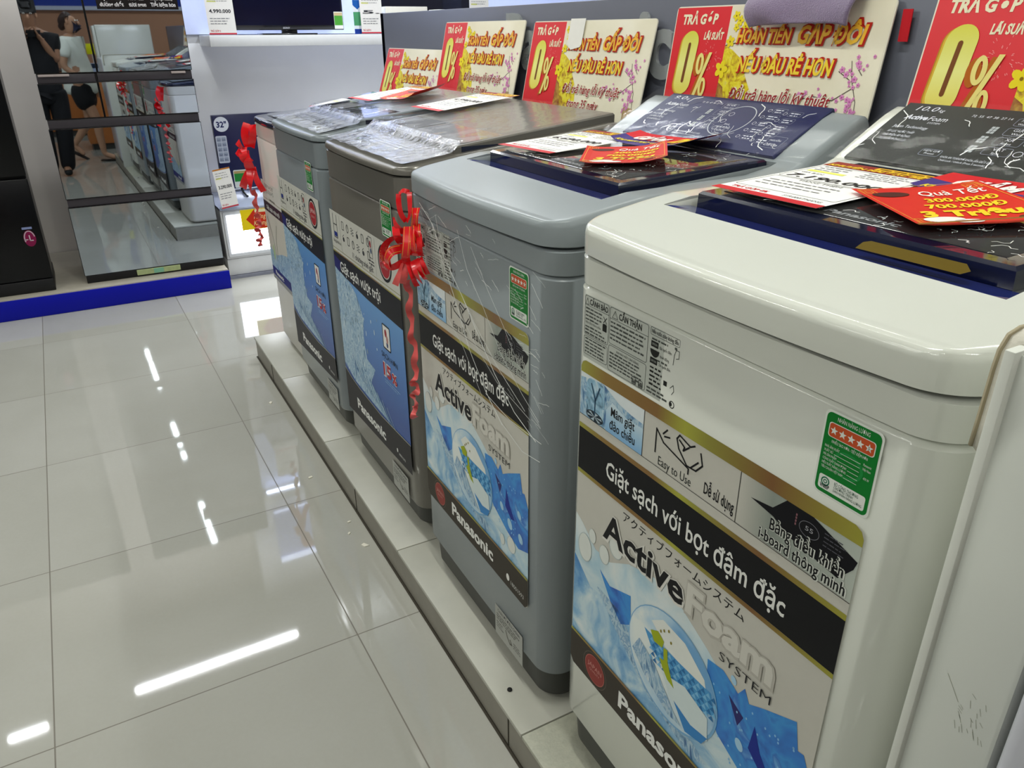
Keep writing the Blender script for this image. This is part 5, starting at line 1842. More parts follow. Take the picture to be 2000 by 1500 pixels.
# foam strip: hangs down the front edge, folds over the top
path = [(0.018, 0.2745, 1.141), (0.020, 0.2750, 1.165), (0.021, 0.2750, 1.205), (0.022, 0.2747, 1.220), (0.026, 0.2730, 1.2325), (0.034, 0.2700, 1.2380), (0.10, 0.2640, 1.2400), (0.30, 0.2605, 1.2395), (0.55, 0.2605, 1.2395)]
pts = [Vector(p) for p in path]
A = [p + Vector((0, 0.0015, 0)) for p in pts]
Bq = [p + Vector((-0.004, -0.0075, -0.0030)) if i < 5 else p + Vector((0.0, -0.030, -0.002)) for i, p in enumerate(pts)]
b.grid([A, Bq], fo)
A2 = [p + Vector((-0.0015, 0.0045, 0.0012)) for p in pts]
A3 = [p + Vector((-0.003, 0.0022, 0.0008)) for p in pts]
b.grid([A2, A3, A], ft)
o = b.build('foam_guard', e, angle=60)
sm = o.modifiers.new('thickness', 'SOLIDIFY')
sm.thickness = 0.0025
o['label'] = 'curled foam edge guard with a brown rim'
tag(e, 'plain white appliance side with a foam edge guard at the right edge', 'appliance')

# ------------------------------------------------------------------ fridges on the blue plinth
M_mirror = mat('mirror_glass', '#b9c2cc', rough=0.015, metal=1.0, var=0.0)
M_gap = mat('anthracite_strip', '#38343a', rough=0.35, scale=8)
M_fr = mat('black_fridge_body', '#0d0d10', rough=0.3)
ZF = 0.118
e = empty('refrigerator', (0.0, 4.94, ZF))
b = MB()
b.box((-0.036, 0.032, 0.03), (0.726, 0.46, 1.72), M_fr, 0.004)
b.build('body', e)
b = MB()
b.box((-0.036, 0.004, 0.0), (0.728, 0.44, 0.044), mat('black_base', '#101013', rough=0.4), 0.003)
b.build('base', e)


def front(name, x0, x1, z0, z1, strip_top):
    f = empty(name, (0, 0, 0))
    f.parent = e
    b = MB()
    b.box((x0, 0.0025, z0), (x1, 0.034, z1), M_fr, 0.001)
    b.build('edge_frame', f, smooth=False)
    b = MB()
    b.face([(x0 + 0.003, 0.0, z0 + 0.003), (x1 - 0.003, 0.0, z0 + 0.003), (x1 - 0.003, 0.0, z1 - 0.003), (x0 + 0.003, 0.0, z1 - 0.003)], M_mirror)
    bb = [(x0 + 0.003, z0 + 0.003), (x1 - 0.003, z0 + 0.003), (x1 - 0.003, z1 - 0.003), (x0 + 0.003, z1 - 0.003)]
    for q in range(4):
        p, r = bb[q], bb[(q + 1) % 4]
        b.face([(p[0], 0, p[1]), (p[0], 0.0025, p[1]), (r[0], 0.0025, r[1]), (r[0], 0, r[1])], M_fr)
    b.build('mirror_panel', f, smooth=False)
    if strip_top:
        b = MB()
        b.box((x0 + 0.004, 0.012, z1 + 0.001), (x1 - 0.004, 0.05, z1 + strip_top - 0.002), M_gap, 0.002)
        b.build('handle_recess', f)
    return f


XS = 0.252
d1 = front('door', -0.042, XS - 0.002, 1.250 - ZF, 1.86 - ZF, 0)
d2 = front('door', XS + 0.002, 0.732, 1.250 - ZF, 1.86 - ZF, 0)
front('drawer', -0.042, XS - 0.012, 1.022 - ZF, 1.200 - ZF, 0.048)
front('drawer', XS - 0.008, 0.732, 1.022 - ZF, 1.203 - ZF, 0.048)
front('drawer', -0.042, 0.732, 0.601 - ZF, 0.972 - ZF, 0.050)
front('drawer', -0.042, 0.732, 0.163 - ZF, 0.555 - ZF, 0.046)
for x in (-0.03, 0.04, 0.62):
    b = MB()
    b.box((x, -0.002, 1.234 - ZF), (x + 0.075, 0.02, 1.246 - ZF), mat('pale_hinge', '#a79a98', rough=0.5), 0.002)
    b.build('hinge_cover', e)
b = MB()
k = Ink(b, (0.315, -0.0004, 1.555 - ZF), (1, 0, 0), (0, 0, 1))
k.rect(0, 0, 0.40, 0.105, ink('#1b1718'), 1)
for x, l1, l2, w in ((0.015, 'Vẹn tròn', 'dưỡng chất', 0.115), (0.155, 'Kéo dài', 'tươi ngon', 0.085), (0.262, 'Tiện lợi hơn,', 'Tiết kiệm hơn', 0.125)):
    k.text(l1, x, 0.045, 0.019, ink('#d9d6da'), 2, fit=w * 0.9, bold=0.04)
    k.text(l2, x, 0.014, 0.019, ink('#d9d6da'), 2, fit=w, bold=0.04)
b.build('feature_sticker', e, smooth=False)
b = MB()
b.box((0.232, -0.0035, 0.010), (0.475, 0.004, 0.042), mat('clear_green_tape', '#a9b583', rough=0.3, scale=50, var=0.25), 0.002)
b.box((0.325, -0.0045, 0.012), (0.380, -0.003, 0.040), ink('#7fb59a'))
b.build('packing_tape', e, smooth=False)
tag(e, 'wide refrigerator of dark mirror glass with doors and drawers', 'refrigerator')

e = empty('refrigerator', (-0.197, 4.90, ZF))
b = MB()
M_bl = mat('black_gloss', '#060608', rough=0.25, spec=0.3)
b.box((-0.80, 0.03, 0.02), (-0.004, 0.40, 1.75), M_bl, 0.006)
b.build('body', e)
b = MB()
b.box((-0.80, 0.0, 0.075), (0.0, 0.030, 0.62), M_bl, 0.006)
b.build('drawer', e)
b = MB()
b.box((-0.80, 0.0, 0.635), (0.0, 0.030, 1.75), M_bl, 0.006)
b.build('door', e)
b = MB()
b.box((-0.80, 0.004, 0.0), (0.0, 0.4, 0.07), mat('black_base', '#101013'), 0.004)
b.build('base', e)
b = MB()
k = Ink(b, (-0.05, -0.0006, 0.305), (1, 0, 0), (0, 0, 1))
MG = ink('#7a1844')
k.rect(-0.036, 0.050, 0.012, 0.062, ink('#7d88b0'), 1)
k.ell(-0.010, 0.0, 0.029, 0.045, MG, 1, 30)  # magenta disc with pale strokes on it
k.ring(-0.010, 0.0, 0.027, 0.042, 0.005, ink('#b9a9b4'), 2, 24, 0.2, 3.6)
k.stroke([(-0.010, 0.016), (-0.010, -0.012), (0.004, -0.012)], 0.005, ink('#c9bcc4'), 2)
k.stroke([(-0.036, -0.006), (-0.020, -0.006)], 0.004, ink('#c9bcc4'), 2)
o = b.build('round_mark', e, smooth=False)
o['label'] = 'round magenta mark'
tag(e, 'black refrigerator cut off by the left edge of the picture', 'refrigerator')

# ------------------------------------------------------------------ the television wall at the far end
e = empty('wall_shelf', (0.905, 5.25, 1.362))
b = MB()
b.box((0, 0, 0), (3.2, 0.365, 0.062), mat('white_lacquer', '#e4e6ea', rough=0.3), 0.003)
b.build('shelf_board', e)
tag(e, 'long white shelf on the far wall carrying televisions', 'shelf')
# lit blue-white back panel above the shelf with its LED strip
e = empty('lit_wall_panel', (0.80, 5.60, 1.43))
b = MB()
b.box((0, 0, 0), (3.3, 0.015, 0.56), mat('pale_blue_panel', '#c9d2f2', rough=0.5))
b.build('back_panel', e)
b = MB()
b.box((0, -0.10, 0.52), (3.3, -0.001, 0.58), M_fix, 0.004)
b.build('lamp_pelmet', e)
lamp('strip_light', (1.65, -0.055, 0.51), (3.2, 0.04), 12, (0.66, 0.76, 1.0), parent=e)
tag(e, 'pale blue lit panel behind the televisions on the shelf', 'panel')
# small sign box high on the wall, mirrored in the floor
e = empty('sign_lightbox', (1.0, 5.44, 2.30))
b = MB()
b.box((-0.14, -0.02, -0.25), (0.16, 0.03, 0.25), mat('sign_face', '#9aa4d8', rough=0.4, emit=0.35, ecol='#aab6ff'), 0.004)
b.build('sign_face', e)
b = MB()
b.box((-0.14, -0.03, 0.20), (0.16, -0.021, 0.25), mat('sign_lamp', '#ffffff', emit=5, ecol='#c4d4ff', var=0))
b.box((-0.14, -0.03, -0.25), (0.16, -0.021, -0.235), MATS['sign_lamp'])
b.build('sign_lamp', e)
tag(e, 'small blue-white light box sign high on the far wall', 'sign')


def television(x0, w, y, z, label, logo=True, energy=True):
    e = empty('television', (x0, y, z))
    h = w * 0.58
    b = MB()
    b.box((0, 0, 0.028), (w, 0.045, 0.028 + h), mat('tv_bezel', '#0a0a0f', rough=0.2, coat=0.4), 0.004)
    b.build('bezel', e)
    b = MB()
    b.face([(0.012, -0.0006, 0.056), (w - 0.012, -0.0006, 0.056), (w - 0.012, -0.0006, 0.016 + h), (0.012, -0.0006, 0.016 + h)], mat('tv_screen', '#0c0d22', rough=0.12, spec=0.6, scale=3, var=0.3))
    b.build('screen', e, smooth=False)
    b = MB()
    b.box((w * 0.22, -0.06, 0.0), (w * 0.72, 0.10, 0.010), mat('tv_bezel'), 0.004)
    b.box((w * 0.42, 0.01, 0.008), (w * 0.56, 0.04, 0.034), mat('tv_bezel'), 0.003)
    b.build('stand', e)
    b = MB()
    k = Ink(b, (0, -0.001, 0), (1, 0, 0), (0, 0, 1))
    if logo:
        k.text('SONY', w * 0.46, 0.036, 0.010, ink('#b9bcc6'), 1, 'c', fit=0.045, bold=0.03)
    if energy:
        k.rect(w - 0.062, 0.034, w - 0.004, 0.135, ink('#dfe3da'), 1)
        k.rect(w - 0.060, 0.055, w - 0.006, 0.112, ink('#4c9a3a'), 2)
        k.rect(w - 0.060, 0.112, w - 0.006, 0.130, ink('#c9b48a'), 2)
    b.build('screen_sticker', e, smooth=False)
    return tag(e, label, 'television', 'televisions at the far wall')


television(1.085, 0.70, 5.38, 1.424, 'black television standing on the white wall shelf')
television(2.02, 0.75, 5.49, 1.424, 'black television half hidden behind the top of the grey board', logo=False, energy=False)


def tall_card(loc, w, h, price, label, tilt=0.0, rz=0.0):
    e = empty('price_stand', loc, rz)
    b = MB()
    up = Vector((0, math.sin(tilt), math.cos(tilt)))
    k = Ink(b, (0, 0, 0), (1, 0, 0), up)
    k.EPS = 0.0005
    W_ = ink('#ebe9e8')
    k.rect(0, 0, w, h, W_, 0)
    k.rect(0, 0, w, h * 0.035, ink('#c23a4a'), 1)
    k.text('TRẢ GÓP 0', w * 0.06, h * 0.06, h * 0.045, ink('#b8303c'), 1, fit=w * 0.36, bold=0.02)
    k.rect(0, h * 0.965, w, h, ink('#b8742c'), 1)
    k.text(price, w * 0.5, h * 0.50, h * 0.085, ink('#3a3a40'), 1, 'c', fit=w * 0.78, bold=0.03)
    k.lines(w * 0.10, h * 0.36, w * 0.85, 3, h * 0.06, h * 0.022, ink('#8a8a90'), 1, 3)
    k.lines(w * 0.10, h * 0.88, w * 0.85, 3, h * 0.06, h * 0.02, ink('#a9a9ac'), 1, 5)
    k.rect(w * 0.08, h * 0.745, w * 0.40, h * 0.78, ink('#dfe27a'), 1)
    b.build('card', e, smooth=False)
    b = MB()
    b.box((0.0, 0.003, -0.004), (w, 0.05, 0.0), mat('clear_acrylic'))
    q = [k.P(0, 0, -3), k.P(w, 0, -3), k.P(w, h, -3), k.P(0, h, -3)]
    b.face(q, mat('clear_acrylic'))
    b.build('acrylic_holder', e, smooth=False)
    return tag(e, label, 'price stand', 'price stands at the far wall')


tall_card((0.912, 5.262, 1.4295), 0.160, 0.235, '4.990.000', 'white price stand reading 4.990.000 at the left end of the wall shelf', 0.05)
tall_card((1.865, 5.262, 1.4295), 0.150, 0.235, '5.990.000'.replace('5.990.000', '5.'), 'white price stand beside the corner of the grey board', 0.05)
b = MB()
k = Ink(b, (1.83, 5.30, 1.4265), (1, 0, 0), (0, 0.03, 1))
k.EPS = 0.0006
k.rect(0, 0, 0.06, 0.20, ink('#dfe4ea'), 0)
k.rect(0, 0.05, 0.06, 0.13, ink('#4f9a6a'), 1)
k.rect(0, 0.0, 0.06, 0.03, ink('#1d3a8c'), 1)
k.poly([(0.0, 0.17), (0.03, 0.145), (0.06, 0.17), (0.06, 0.20), (0, 0.20)], ink('#1e5aa8'), 1)
tag(b.build('leaflet', smooth=False), 'narrow blue and green leaflet behind a price stand on the wall shelf', 'leaflet')
for x0, x1, z1, rz, lb in ((2.04, 2.33, 0.165, -0.10, 'long white carton lying on the shelf beyond the grey board'), (2.42, 2.66, 0.15, 0.05, 'shorter white carton on the shelf beyond the grey board')):
    e = empty('carton', (x0, 5.27, 1.4245), rz)
    b = MB()
    b.box((0, 0, 0), (x1 - x0, 0.14, z1), mat('white_card', '#dcdad2', rough=0.7), 0.003)
    b.build('carton_body', e)
    b = MB()
    b.box((0.002, 0.06, z1 + 0.0002), (x1 - x0 - 0.002, 0.082, z1 + 0.0008), mat('clear_green_tape'))
    b.build('sealing_tape', e)
    tag(e, lb, 'carton')
tall_card((2.66, 5.262, 1.4295), 0.150, 0.235, '4.990.000'.replace('4.990.000', ''), 'white price stand seen over the middle of the grey board', 0.05)

# low lit display cabinet
e = empty('display_cabinet', (0.765, 5.01, 0))
b = MB()
WL = mat('white_lacquer')
b.box((0, 0.02, 0.02), (2.2, 0.60, 0.125), WL, 0.003)
b.box((0.0, 0.012, 0.128), (2.2, 0.60, 0.436), WL, 0.004)
b.build('cabinet_body', e)
b = MB()
b.box((0, 0.002, 0.0), (2.2, 0.58, 0.018), mat('grey_kick', '#8d90a0', rough=0.5))
b.build('kick_board', e)
b = MB()
b.loft([[(x, 0.011, z) for x, z in Ink.rr(0.012, 0.140, 2.19, 0.428, 0.01)], [(x, 0.004, z) for x, z in Ink.rr(0.014, 0.142, 2.188, 0.426, 0.01)]], mat('white_frame', '#d9dce2', rough=0.4))
b.build('light_frame', e, smooth=False)
b = MB()
b.face([(0.032, 0.0025, 0.165), (2.17, 0.0025, 0.165), (2.17, 0.0025, 0.405), (0.032, 0.0025, 0.405)], mat('lit_panel', '#ffffff', emit=7.0, ecol='#f0f6ff', var=0))
b.build('light_panel', e, smooth=False)
b = MB()
b.box((0, 0.0, 0.438), (2.2, 0.60, 0.450), mat('cabinet_top', '#b9c2dc', rough=0.25), 0.002)
b.build('cabinet_top', e)
tag(e, 'low white display cabinet with a glowing front panel beside the mirror refrigerator', 'cabinet')
b = MB()
k = Ink(b, (0.884, 5.0115, 0.302), (1, 0, 0), (0, 0, 1))
k.EPS = 0.0004
k.rect(0, 0, 0.20, 0.128, ink('#ecd01c'), 1)
k.poly([(0.030, 0.066), (0.085, 0.125), (0.19, 0.125), (0.19, 0.004), (0.085, 0.004)], ink('#c8321c'), 2)
k.rrect(0.088, 0.105, 0.16, 0.124, 0.004, ink('#e8dcb0'), 3)
k.text('Mừng', 0.078, 0.065, 0.032, ink('#f0d89a'), 3, fit=0.075, shear=0.25)
k.text('Khung', 0.074, 0.024, 0.032, ink('#f0d89a'), 3, fit=0.085, shear=0.25)
tag(b.build('promotion_sticker', smooth=False), 'yellow and red sticker on the glowing cabinet front', 'sticker')

# added light strip, hidden at the back of the cabinet top, brightens the wall
e = empty('wall_fill_strip', (0.95, 5.585, 0.4505))
b = MB()
b.box((0, -0.014, 0), (1.9, 0.014, 0.012), M_fix, 0.002)
b.build('fill_strip_channel', e)
lamp('strip_light', (0.95, 0, 0.014), (1.88, 0.02), 5.5, (0.86, 0.90, 1.0), rot=(PI, 0, 0), parent=e)
tag(e, 'added thin light strip brightening the wall behind the low display cabinet', 'lamp')
# navy television on the cabinet
e = empty('television', (0.868, 5.40, 0.4505))
b = MB()
b.box((0, 0, 0.045), (0.74, 0.05, 0.510), mat('tv_film_navy', '#161a4a', rough=0.3, scale=3, var=0.25), 0.004)
b.build('screen_unit', e)
b = MB()
k = Ink(b, (0, -0.0008, 0), (1, 0, 0), (0, 0, 1))
k.rrect(0.004, 0.215, 0.072, 0.385, 0.008, ink('#c3c9d6'), 1)
for i in range(5):
    for j in range(2):
        k.rrect(0.010 + 0.030 * j, 0.225 + 0.031 * i, 0.036 + 0.030 * j, 0.251 + 0.031 * i, 0.003, ink('#9aa3b8'), 2)
        k.lines(0.012 + 0.030 * j, 0.236 + 0.031 * i, 0.034 + 0.030 * j, 2, 0.006, 0.003, ink('#4a5068'), 3, i)
k.ell(0.052, 0.455, 0.046, 0.046, ink('#dfe3ee'), 1, 32)
k.text('32"', 0.052, 0.437, 0.036, ink('#20285e'), 2, 'c', fit=0.062, bold=0.03)
b.build('spec_sticker', e, smooth=False)
b = MB()
k = Ink(b, (0.09, -0.0012, 0.05), (1, 0, 0), (0, 0, 1))
k.rrect(-0.01, 0, 0.075, 0.115, 0.008, ink('#dfe4de'), 1)
k.rect(-0.006, 0.040, 0.071, 0.092, ink('#2c8a3c'), 2)
k.rect(-0.006, 0.092, 0.071, 0.108, ink('#b9a06a'), 2)
b.build('energy_sticker', e, smooth=False)
b = MB()
b.tube([(0.12, 0.02, 0.05), (0.125, -0.02, 0.02), (0.13, -0.10, 0.008)], 0.008, mat('tv_bezel'))
b.tube([(0.13, 0.02, 0.05), (0.135, 0.06, 0.02), (0.14, 0.12, 0.008)], 0.008, mat('tv_bezel'))
b.build('stand', e)
tag(e, 'navy television with a round 32 inch sticker standing on the low cabinet', 'television', 'televisions at the far wall')
tall_card((0.775, 4.965, 0.458), 0.105, 0.235, '3.290.000', 'leaning white price stand reading 3.290.000 on the low cabinet', -0.05 + 0.05)
bpy.data.objects[[o.name for o in bpy.data.objects if o.name.startswith('price_stand')][-1]].rotation_euler = (0.0, -0.10, 0.15)

# ------------------------------------------------------------------ small litter
M_scrap = mat('paper_scrap', '#d6d2c4', rough=0.8)
for x, y, s, rz, lb in ((0.519, 2.382, 0.010, 0.4, 'small white paper scrap on the tile out in the aisle'), (0.545, 3.063, 0.012, 1.2, 'tiny white paper scrap near the far end of the step'), (0.553, 1.906, 0.013, 2.2, 'white paper scrap against the foot of the step'), (0.55, 2.051, 0.007, 0.2, 'smallest white crumb of paper by the step'), (0.53, 1.99, 0.007, 0.9, 'white crumb of paper near the scrap by the step')):
    b = MB()
    b.loft([[(s * c[0], s * c[1], 0.0003) for c in ((-1, -0.4), (0.8, -0.6), (1, 0.3), (-0.3, 0.6))], [(s * c[0] * 0.9, s * c[1] * 0.9, 0.003) for c in ((-1, -0.4), (0.8, -0.6), (1, 0.3), (-0.3, 0.6))]], M_scrap)
    o = b.build('paper_scrap', smooth=False, loc=(x, y, 0))
    o.rotation_euler = (0, 0, rz)
    tag(o, lb, 'scrap')
b = MB()
b.lathe([(0.0045, 0.0), (0.0058, 0.001), (0.0055, 0.003), (0.004, 0.004)], M_foot, (0, 0, 0), 16)
tag(b.build('rubber_plug', loc=(0.611, 1.101, ZP + 0.0002)), 'small round black rubber plug lying on the tiled step', 'plug')

# ------------------------------------------------------------------ people (seen in the mirror of the refrigerator)


def skin_mesh(name, nodes, edges, root, m, parent, levels=2):
    """nodes: {key: (xyz, radius)}; one continuous skinned surface"""
    me = bpy.data.meshes.new(name)
    ks = list(nodes)
    me.from_pydata([nodes[k][0] for k in ks], [(ks.index(a), ks.index(b)) for a, b in edges], [])
    o = bpy.data.objects.new(name, me)
    COL.objects.link(o)
    o.modifiers.new('skin', 'SKIN')
    for i, k in enumerate(ks):
        r = nodes[k][1]
        me.skin_vertices[0].data[i].radius = r if isinstance(r, tuple) else (r, r)
        me.skin_vertices[0].data[i].use_root = (k == root)
    s = o.modifiers.new('sub', 'SUBSURF')
    s.levels = s.render_levels = levels
    dg = bpy.context.evaluated_depsgraph_get()
    dg.update()
    nm = bpy.data.meshes.new_from_object(o.evaluated_get(dg))
    o.modifiers.clear()
    o.data = nm
    nm.name = name
    nm.materials.clear()
    nm.materials.append(m)
    nm.polygons.foreach_set('use_smooth', [True] * len(nm.polygons))
    bpy.data.meshes.remove(me)
    o.parent = parent
    return o


SKIN = mat('skin', '#b98d70', rough=0.5, scale=30, var=0.05)
HAIR = mat('dark_brown_hair', '#2e1c16', rough=0.5, scale=90, var=0.3)


def hand(nodes, edges, wrist, root, d, side, curl=0.4):
    """palm and five fingers; d forward direction, side lateral direction"""
    d, side = Vector(d).normalized(), Vector(side).normalized()
    dn = d.cross(side).normalized()
    w = Vector(root)
    nodes[wrist + 'palm'] = (tuple(w + d * 0.055), (0.030, 0.015))
    edges.append((wrist, wrist + 'palm'))
    for i, (off, L) in enumerate(((-0.028, 0.062), (-0.009, 0.078), (0.010, 0.080), (0.028, 0.070))):
        a = w + d * 0.085 + side * off
        b_ = a + d * L * 0.55 - dn * curl * 0.02
        c = b_ + d * L * 0.35 - dn * curl * 0.045
        for q, (p, r) in enumerate(((a, 0.0095), (b_, 0.0085), (c, 0.007))):
            nodes['%sf%d%d' % (wrist, i, q)] = (tuple(p), r)
        edges += [(wrist + 'palm', '%sf%d0' % (wrist, i)), ('%sf%d0' % (wrist, i), '%sf%d1' % (wrist, i)), ('%sf%d1' % (wrist, i), '%sf%d2' % (wrist, i))]
    t0 = w + d * 0.035 + side * 0.034
    t1 = t0 + d * 0.035 + side * 0.018
    nodes[wrist + 't0'] = (tuple(t0), 0.011)
    nodes[wrist + 't1'] = (tuple(t1), 0.008)
    edges += [(wrist, wrist + 't0'), (wrist + 't0', wrist + 't1')]


def head_parts(parent, c, face, hair=True):
    """face: unit direction in plan; eyes, nose, ears, and hair"""
    f = Vector((face[0], face[1], 0)).normalized()
    s = Vector((-f.y, f.x, 0))
    c = Vector(c)
    b = MB()
    for q in (-1, 1):
        ball(b, c + f * 0.083 + s * (0.032 * q) + Vector((0, 0, 0.012)), (0.011, 0.011, 0.008), ink('#f0ece6'), 10, 6)
        ball(b, c + f * 0.091 + s * (0.032 * q) + Vector((0, 0, 0.012)), (0.005, 0.005, 0.006), ink('#1a1210'), 8, 6)
    b.build('eyes', parent)
    b = MB()
    for q in (-1, 1):
        ball(b, c + s * (0.076 * q) + Vector((0, 0, -0.005)), (0.014, 0.014, 0.028), SKIN, 10, 8)
    ball(b, c + f * 0.098 + Vector((0, 0, -0.018)), (0.014, 0.014, 0.022), SKIN, 10, 8)
    b.build('ears_and_nose', parent)


# woman in a white t-shirt walking past behind the photographer
W0 = Vector((0.36, -1.27, 0))
e = empty('person', W0)
F, S_ = Vector((0.92, 0.39, 0)), Vector((-0.39, 0.92, 0))       # facing; her left side


def w3(f, s, z):
    p = F * f + S_ * s
    return (p.x, p.y, z)


N = {'pelvis': (w3(0, 0, 0.90), (0.145, 0.105)), 'waist': (w3(0.005, 0, 1.04), (0.125, 0.095)), 'chest': (w3(0.0, 0, 1.23), (0.145, 0.105)), 'upper': (w3(-0.01, 0, 1.36), (0.115, 0.085)), 'neck': (w3(0.005, 0, 1.44), 0.048),
     'jaw': (w3(0.035, 0, 1.505), (0.062, 0.062)), 'head': (w3(0.025, 0, 1.575), (0.080, 0.090)), 'crown': (w3(0.012, 0, 1.635), (0.058, 0.062)),
     'hipL': (w3(0.01, 0.085, 0.85), 0.088), 'kneeL': (w3(0.13, 0.085, 0.48), 0.056), 'calfL': (w3(0.12, 0.085, 0.34), 0.052), 'ankL': (w3(0.13, 0.085, 0.085), 0.034), 'toeL': (w3(0.27, 0.085, 0.035), 0.030),
     'hipR': (w3(0.0, -0.085, 0.85), 0.088), 'kneeR': (w3(-0.02, -0.085, 0.47), 0.056), 'calfR': (w3(-0.12, -0.085, 0.36), 0.052), 'ankR': (w3(-0.27, -0.085, 0.175), 0.034), 'toeR': (w3(-0.17, -0.085, 0.055), 0.028),
     'shL': (w3(-0.01, 0.165, 1.355), 0.055), 'elL': (w3(-0.06, 0.225, 1.09), 0.040), 'wrL': (w3(0.10, 0.205, 0.96), 0.026),
     'shR': (w3(-0.01, -0.165, 1.355), 0.055), 'elR': (w3(-0.02, -0.235, 1.09), 0.040), 'wrR': (w3(0.06, -0.225, 0.87), 0.026)}
Ed = [('pelvis', 'waist'), ('waist', 'chest'), ('chest', 'upper'), ('upper', 'neck'), ('neck', 'jaw'), ('jaw', 'head'), ('head', 'crown'),
      ('pelvis', 'hipL'), ('hipL', 'kneeL'), ('kneeL', 'calfL'), ('calfL', 'ankL'), ('ankL', 'toeL'), ('pelvis', 'hipR'), ('hipR', 'kneeR'), ('kneeR', 'calfR'), ('calfR', 'ankR'), ('ankR', 'toeR'),
      ('upper', 'shL'), ('shL', 'elL'), ('elL', 'wrL'), ('upper', 'shR'), ('shR', 'elR'), ('elR', 'wrR')]
hand(N, Ed, 'wrL', N['wrL'][0], F * 0.9 + Vector((0, 0, -0.4)), -S_)
hand(N, Ed, 'wrR', N['wrR'][0], F * 0.3 + Vector((0, 0, -1)), F)
skin_mesh('body', N, Ed, 'pelvis', SKIN, e)
head_parts(e, w3(0.027, 0, 1.57), (F.x, F.y))
T = {'tail': (w3(0, 0, 0.75), (0.200, 0.150)), 'hem': (w3(0, 0, 0.85), (0.210, 0.155)), 'belly': (w3(0, 0, 1.02), (0.185, 0.135)), 'chest': (w3(0, 0, 1.23), (0.175, 0.128)), 'upper': (w3(-0.01, 0, 1.365), (0.135, 0.100)), 'col': (w3(-0.005, 0, 1.415), (0.070, 0.062)),
     'shL': (w3(-0.01, 0.170, 1.350), 0.078), 'slL': (w3(-0.04, 0.212, 1.18), 0.076), 'shR': (w3(-0.01, -0.170, 1.350), 0.078), 'slR': (w3(-0.02, -0.222, 1.18), 0.076)}
skin_mesh('white_t_shirt', T, [('tail', 'hem'), ('hem', 'belly'), ('belly', 'chest'), ('chest', 'upper'), ('upper', 'col'), ('upper', 'shL'), ('shL', 'slL'), ('upper', 'shR'), ('shR', 'slR')], 'chest', mat('white_cotton', '#e3e8df', rough=0.9, scale=14, var=0.06), e)
SH = {'w': (w3(0, 0, 0.96), (0.170, 0.130)), 'c': (w3(0, 0, 0.82), (0.170, 0.135)), 'L': (w3(0.03, 0.088, 0.72), 0.120), 'L2': (w3(0.06, 0.088, 0.59), 0.112), 'R': (w3(0.0, -0.088, 0.72), 0.120), 'R2': (w3(-0.005, -0.088, 0.59), 0.112)}
skin_mesh('black_shorts', SH, [('w', 'c'), ('c', 'L'), ('L', 'L2'), ('c', 'R'), ('R', 'R2')], 'c', mat('black_cotton', '#0c0d12', rough=0.85), e)
HR = {'a': (w3(0.035, 0, 1.668), (0.055, 0.045)), 'b': (w3(-0.012, 0, 1.640), (0.088, 0.078)), 'c': (w3(-0.045, 0, 1.575), (0.080, 0.068)), 'd': (w3(-0.060, 0, 1.510), (0.045, 0.040)), 'bun': (w3(-0.100, 0.0, 1.500), (0.045, 0.045)),
      'sL': (w3(0.03, 0.072, 1.60), (0.022, 0.030)), 'sR': (w3(0.03, -0.072, 1.60), (0.022, 0.030))}
skin_mesh('hair', HR, [('a', 'b'), ('b', 'c'), ('c', 'd'), ('d', 'bun'), ('b', 'sL'), ('b', 'sR')], 'b', HAIR, e)
MK = {'a': (w3(0.070, 0, 1.515), (0.052, 0.046)), 'b': (w3(0.092, 0, 1.540), (0.034, 0.034)), 'c': (w3(0.088, 0, 1.487), (0.034, 0.028))}
skin_mesh('navy_face_mask', MK, [('a', 'b'), ('a', 'c')], 'a', mat('navy_cloth', '#20243c', rough=0.9), e)
for nm, a, t in (('L', N['ankL'][0], N['toeL'][0]), ('R', N['ankR'][0], N['toeR'][0])):
    b = MB()
    a, t = Vector(a), Vector(t)
    d = (t - a)
    if nm == 'L':
        p0, p1 = Vector((a.x, a.y, 0.006)) - F * 0.05, Vector((t.x, t.y, 0.006)) + F * 0.035
        nrm = Vector((0, 0, 1))
    else:
        p0, p1 = a + Vector((0, 0, -0.055)) - F * 0.055, t + Vector((0, 0, -0.046)) + F * 0.035
        nrm = (p1 - p0).cross(S_).normalized() * -1
    rows = []
    for i in range(9):
        q = i / 8
        w_ = 0.040 * (0.75 + 0.45 * math.sin(PI * min(1, q * 1.1)))
        c = p0.lerp(p1, q)
        rows.append([tuple(c - S_ * w_), tuple(c + S_ * w_), tuple(c + S_ * w_ + nrm * 0.014), tuple(c - S_ * w_ + nrm * 0.014)])
    b.loft(rows, M_foot)
    b.build('sandal', e)
tag(e, 'person in white t-shirt, black shorts and navy face mask walking, mirrored in the refrigerator', 'person')

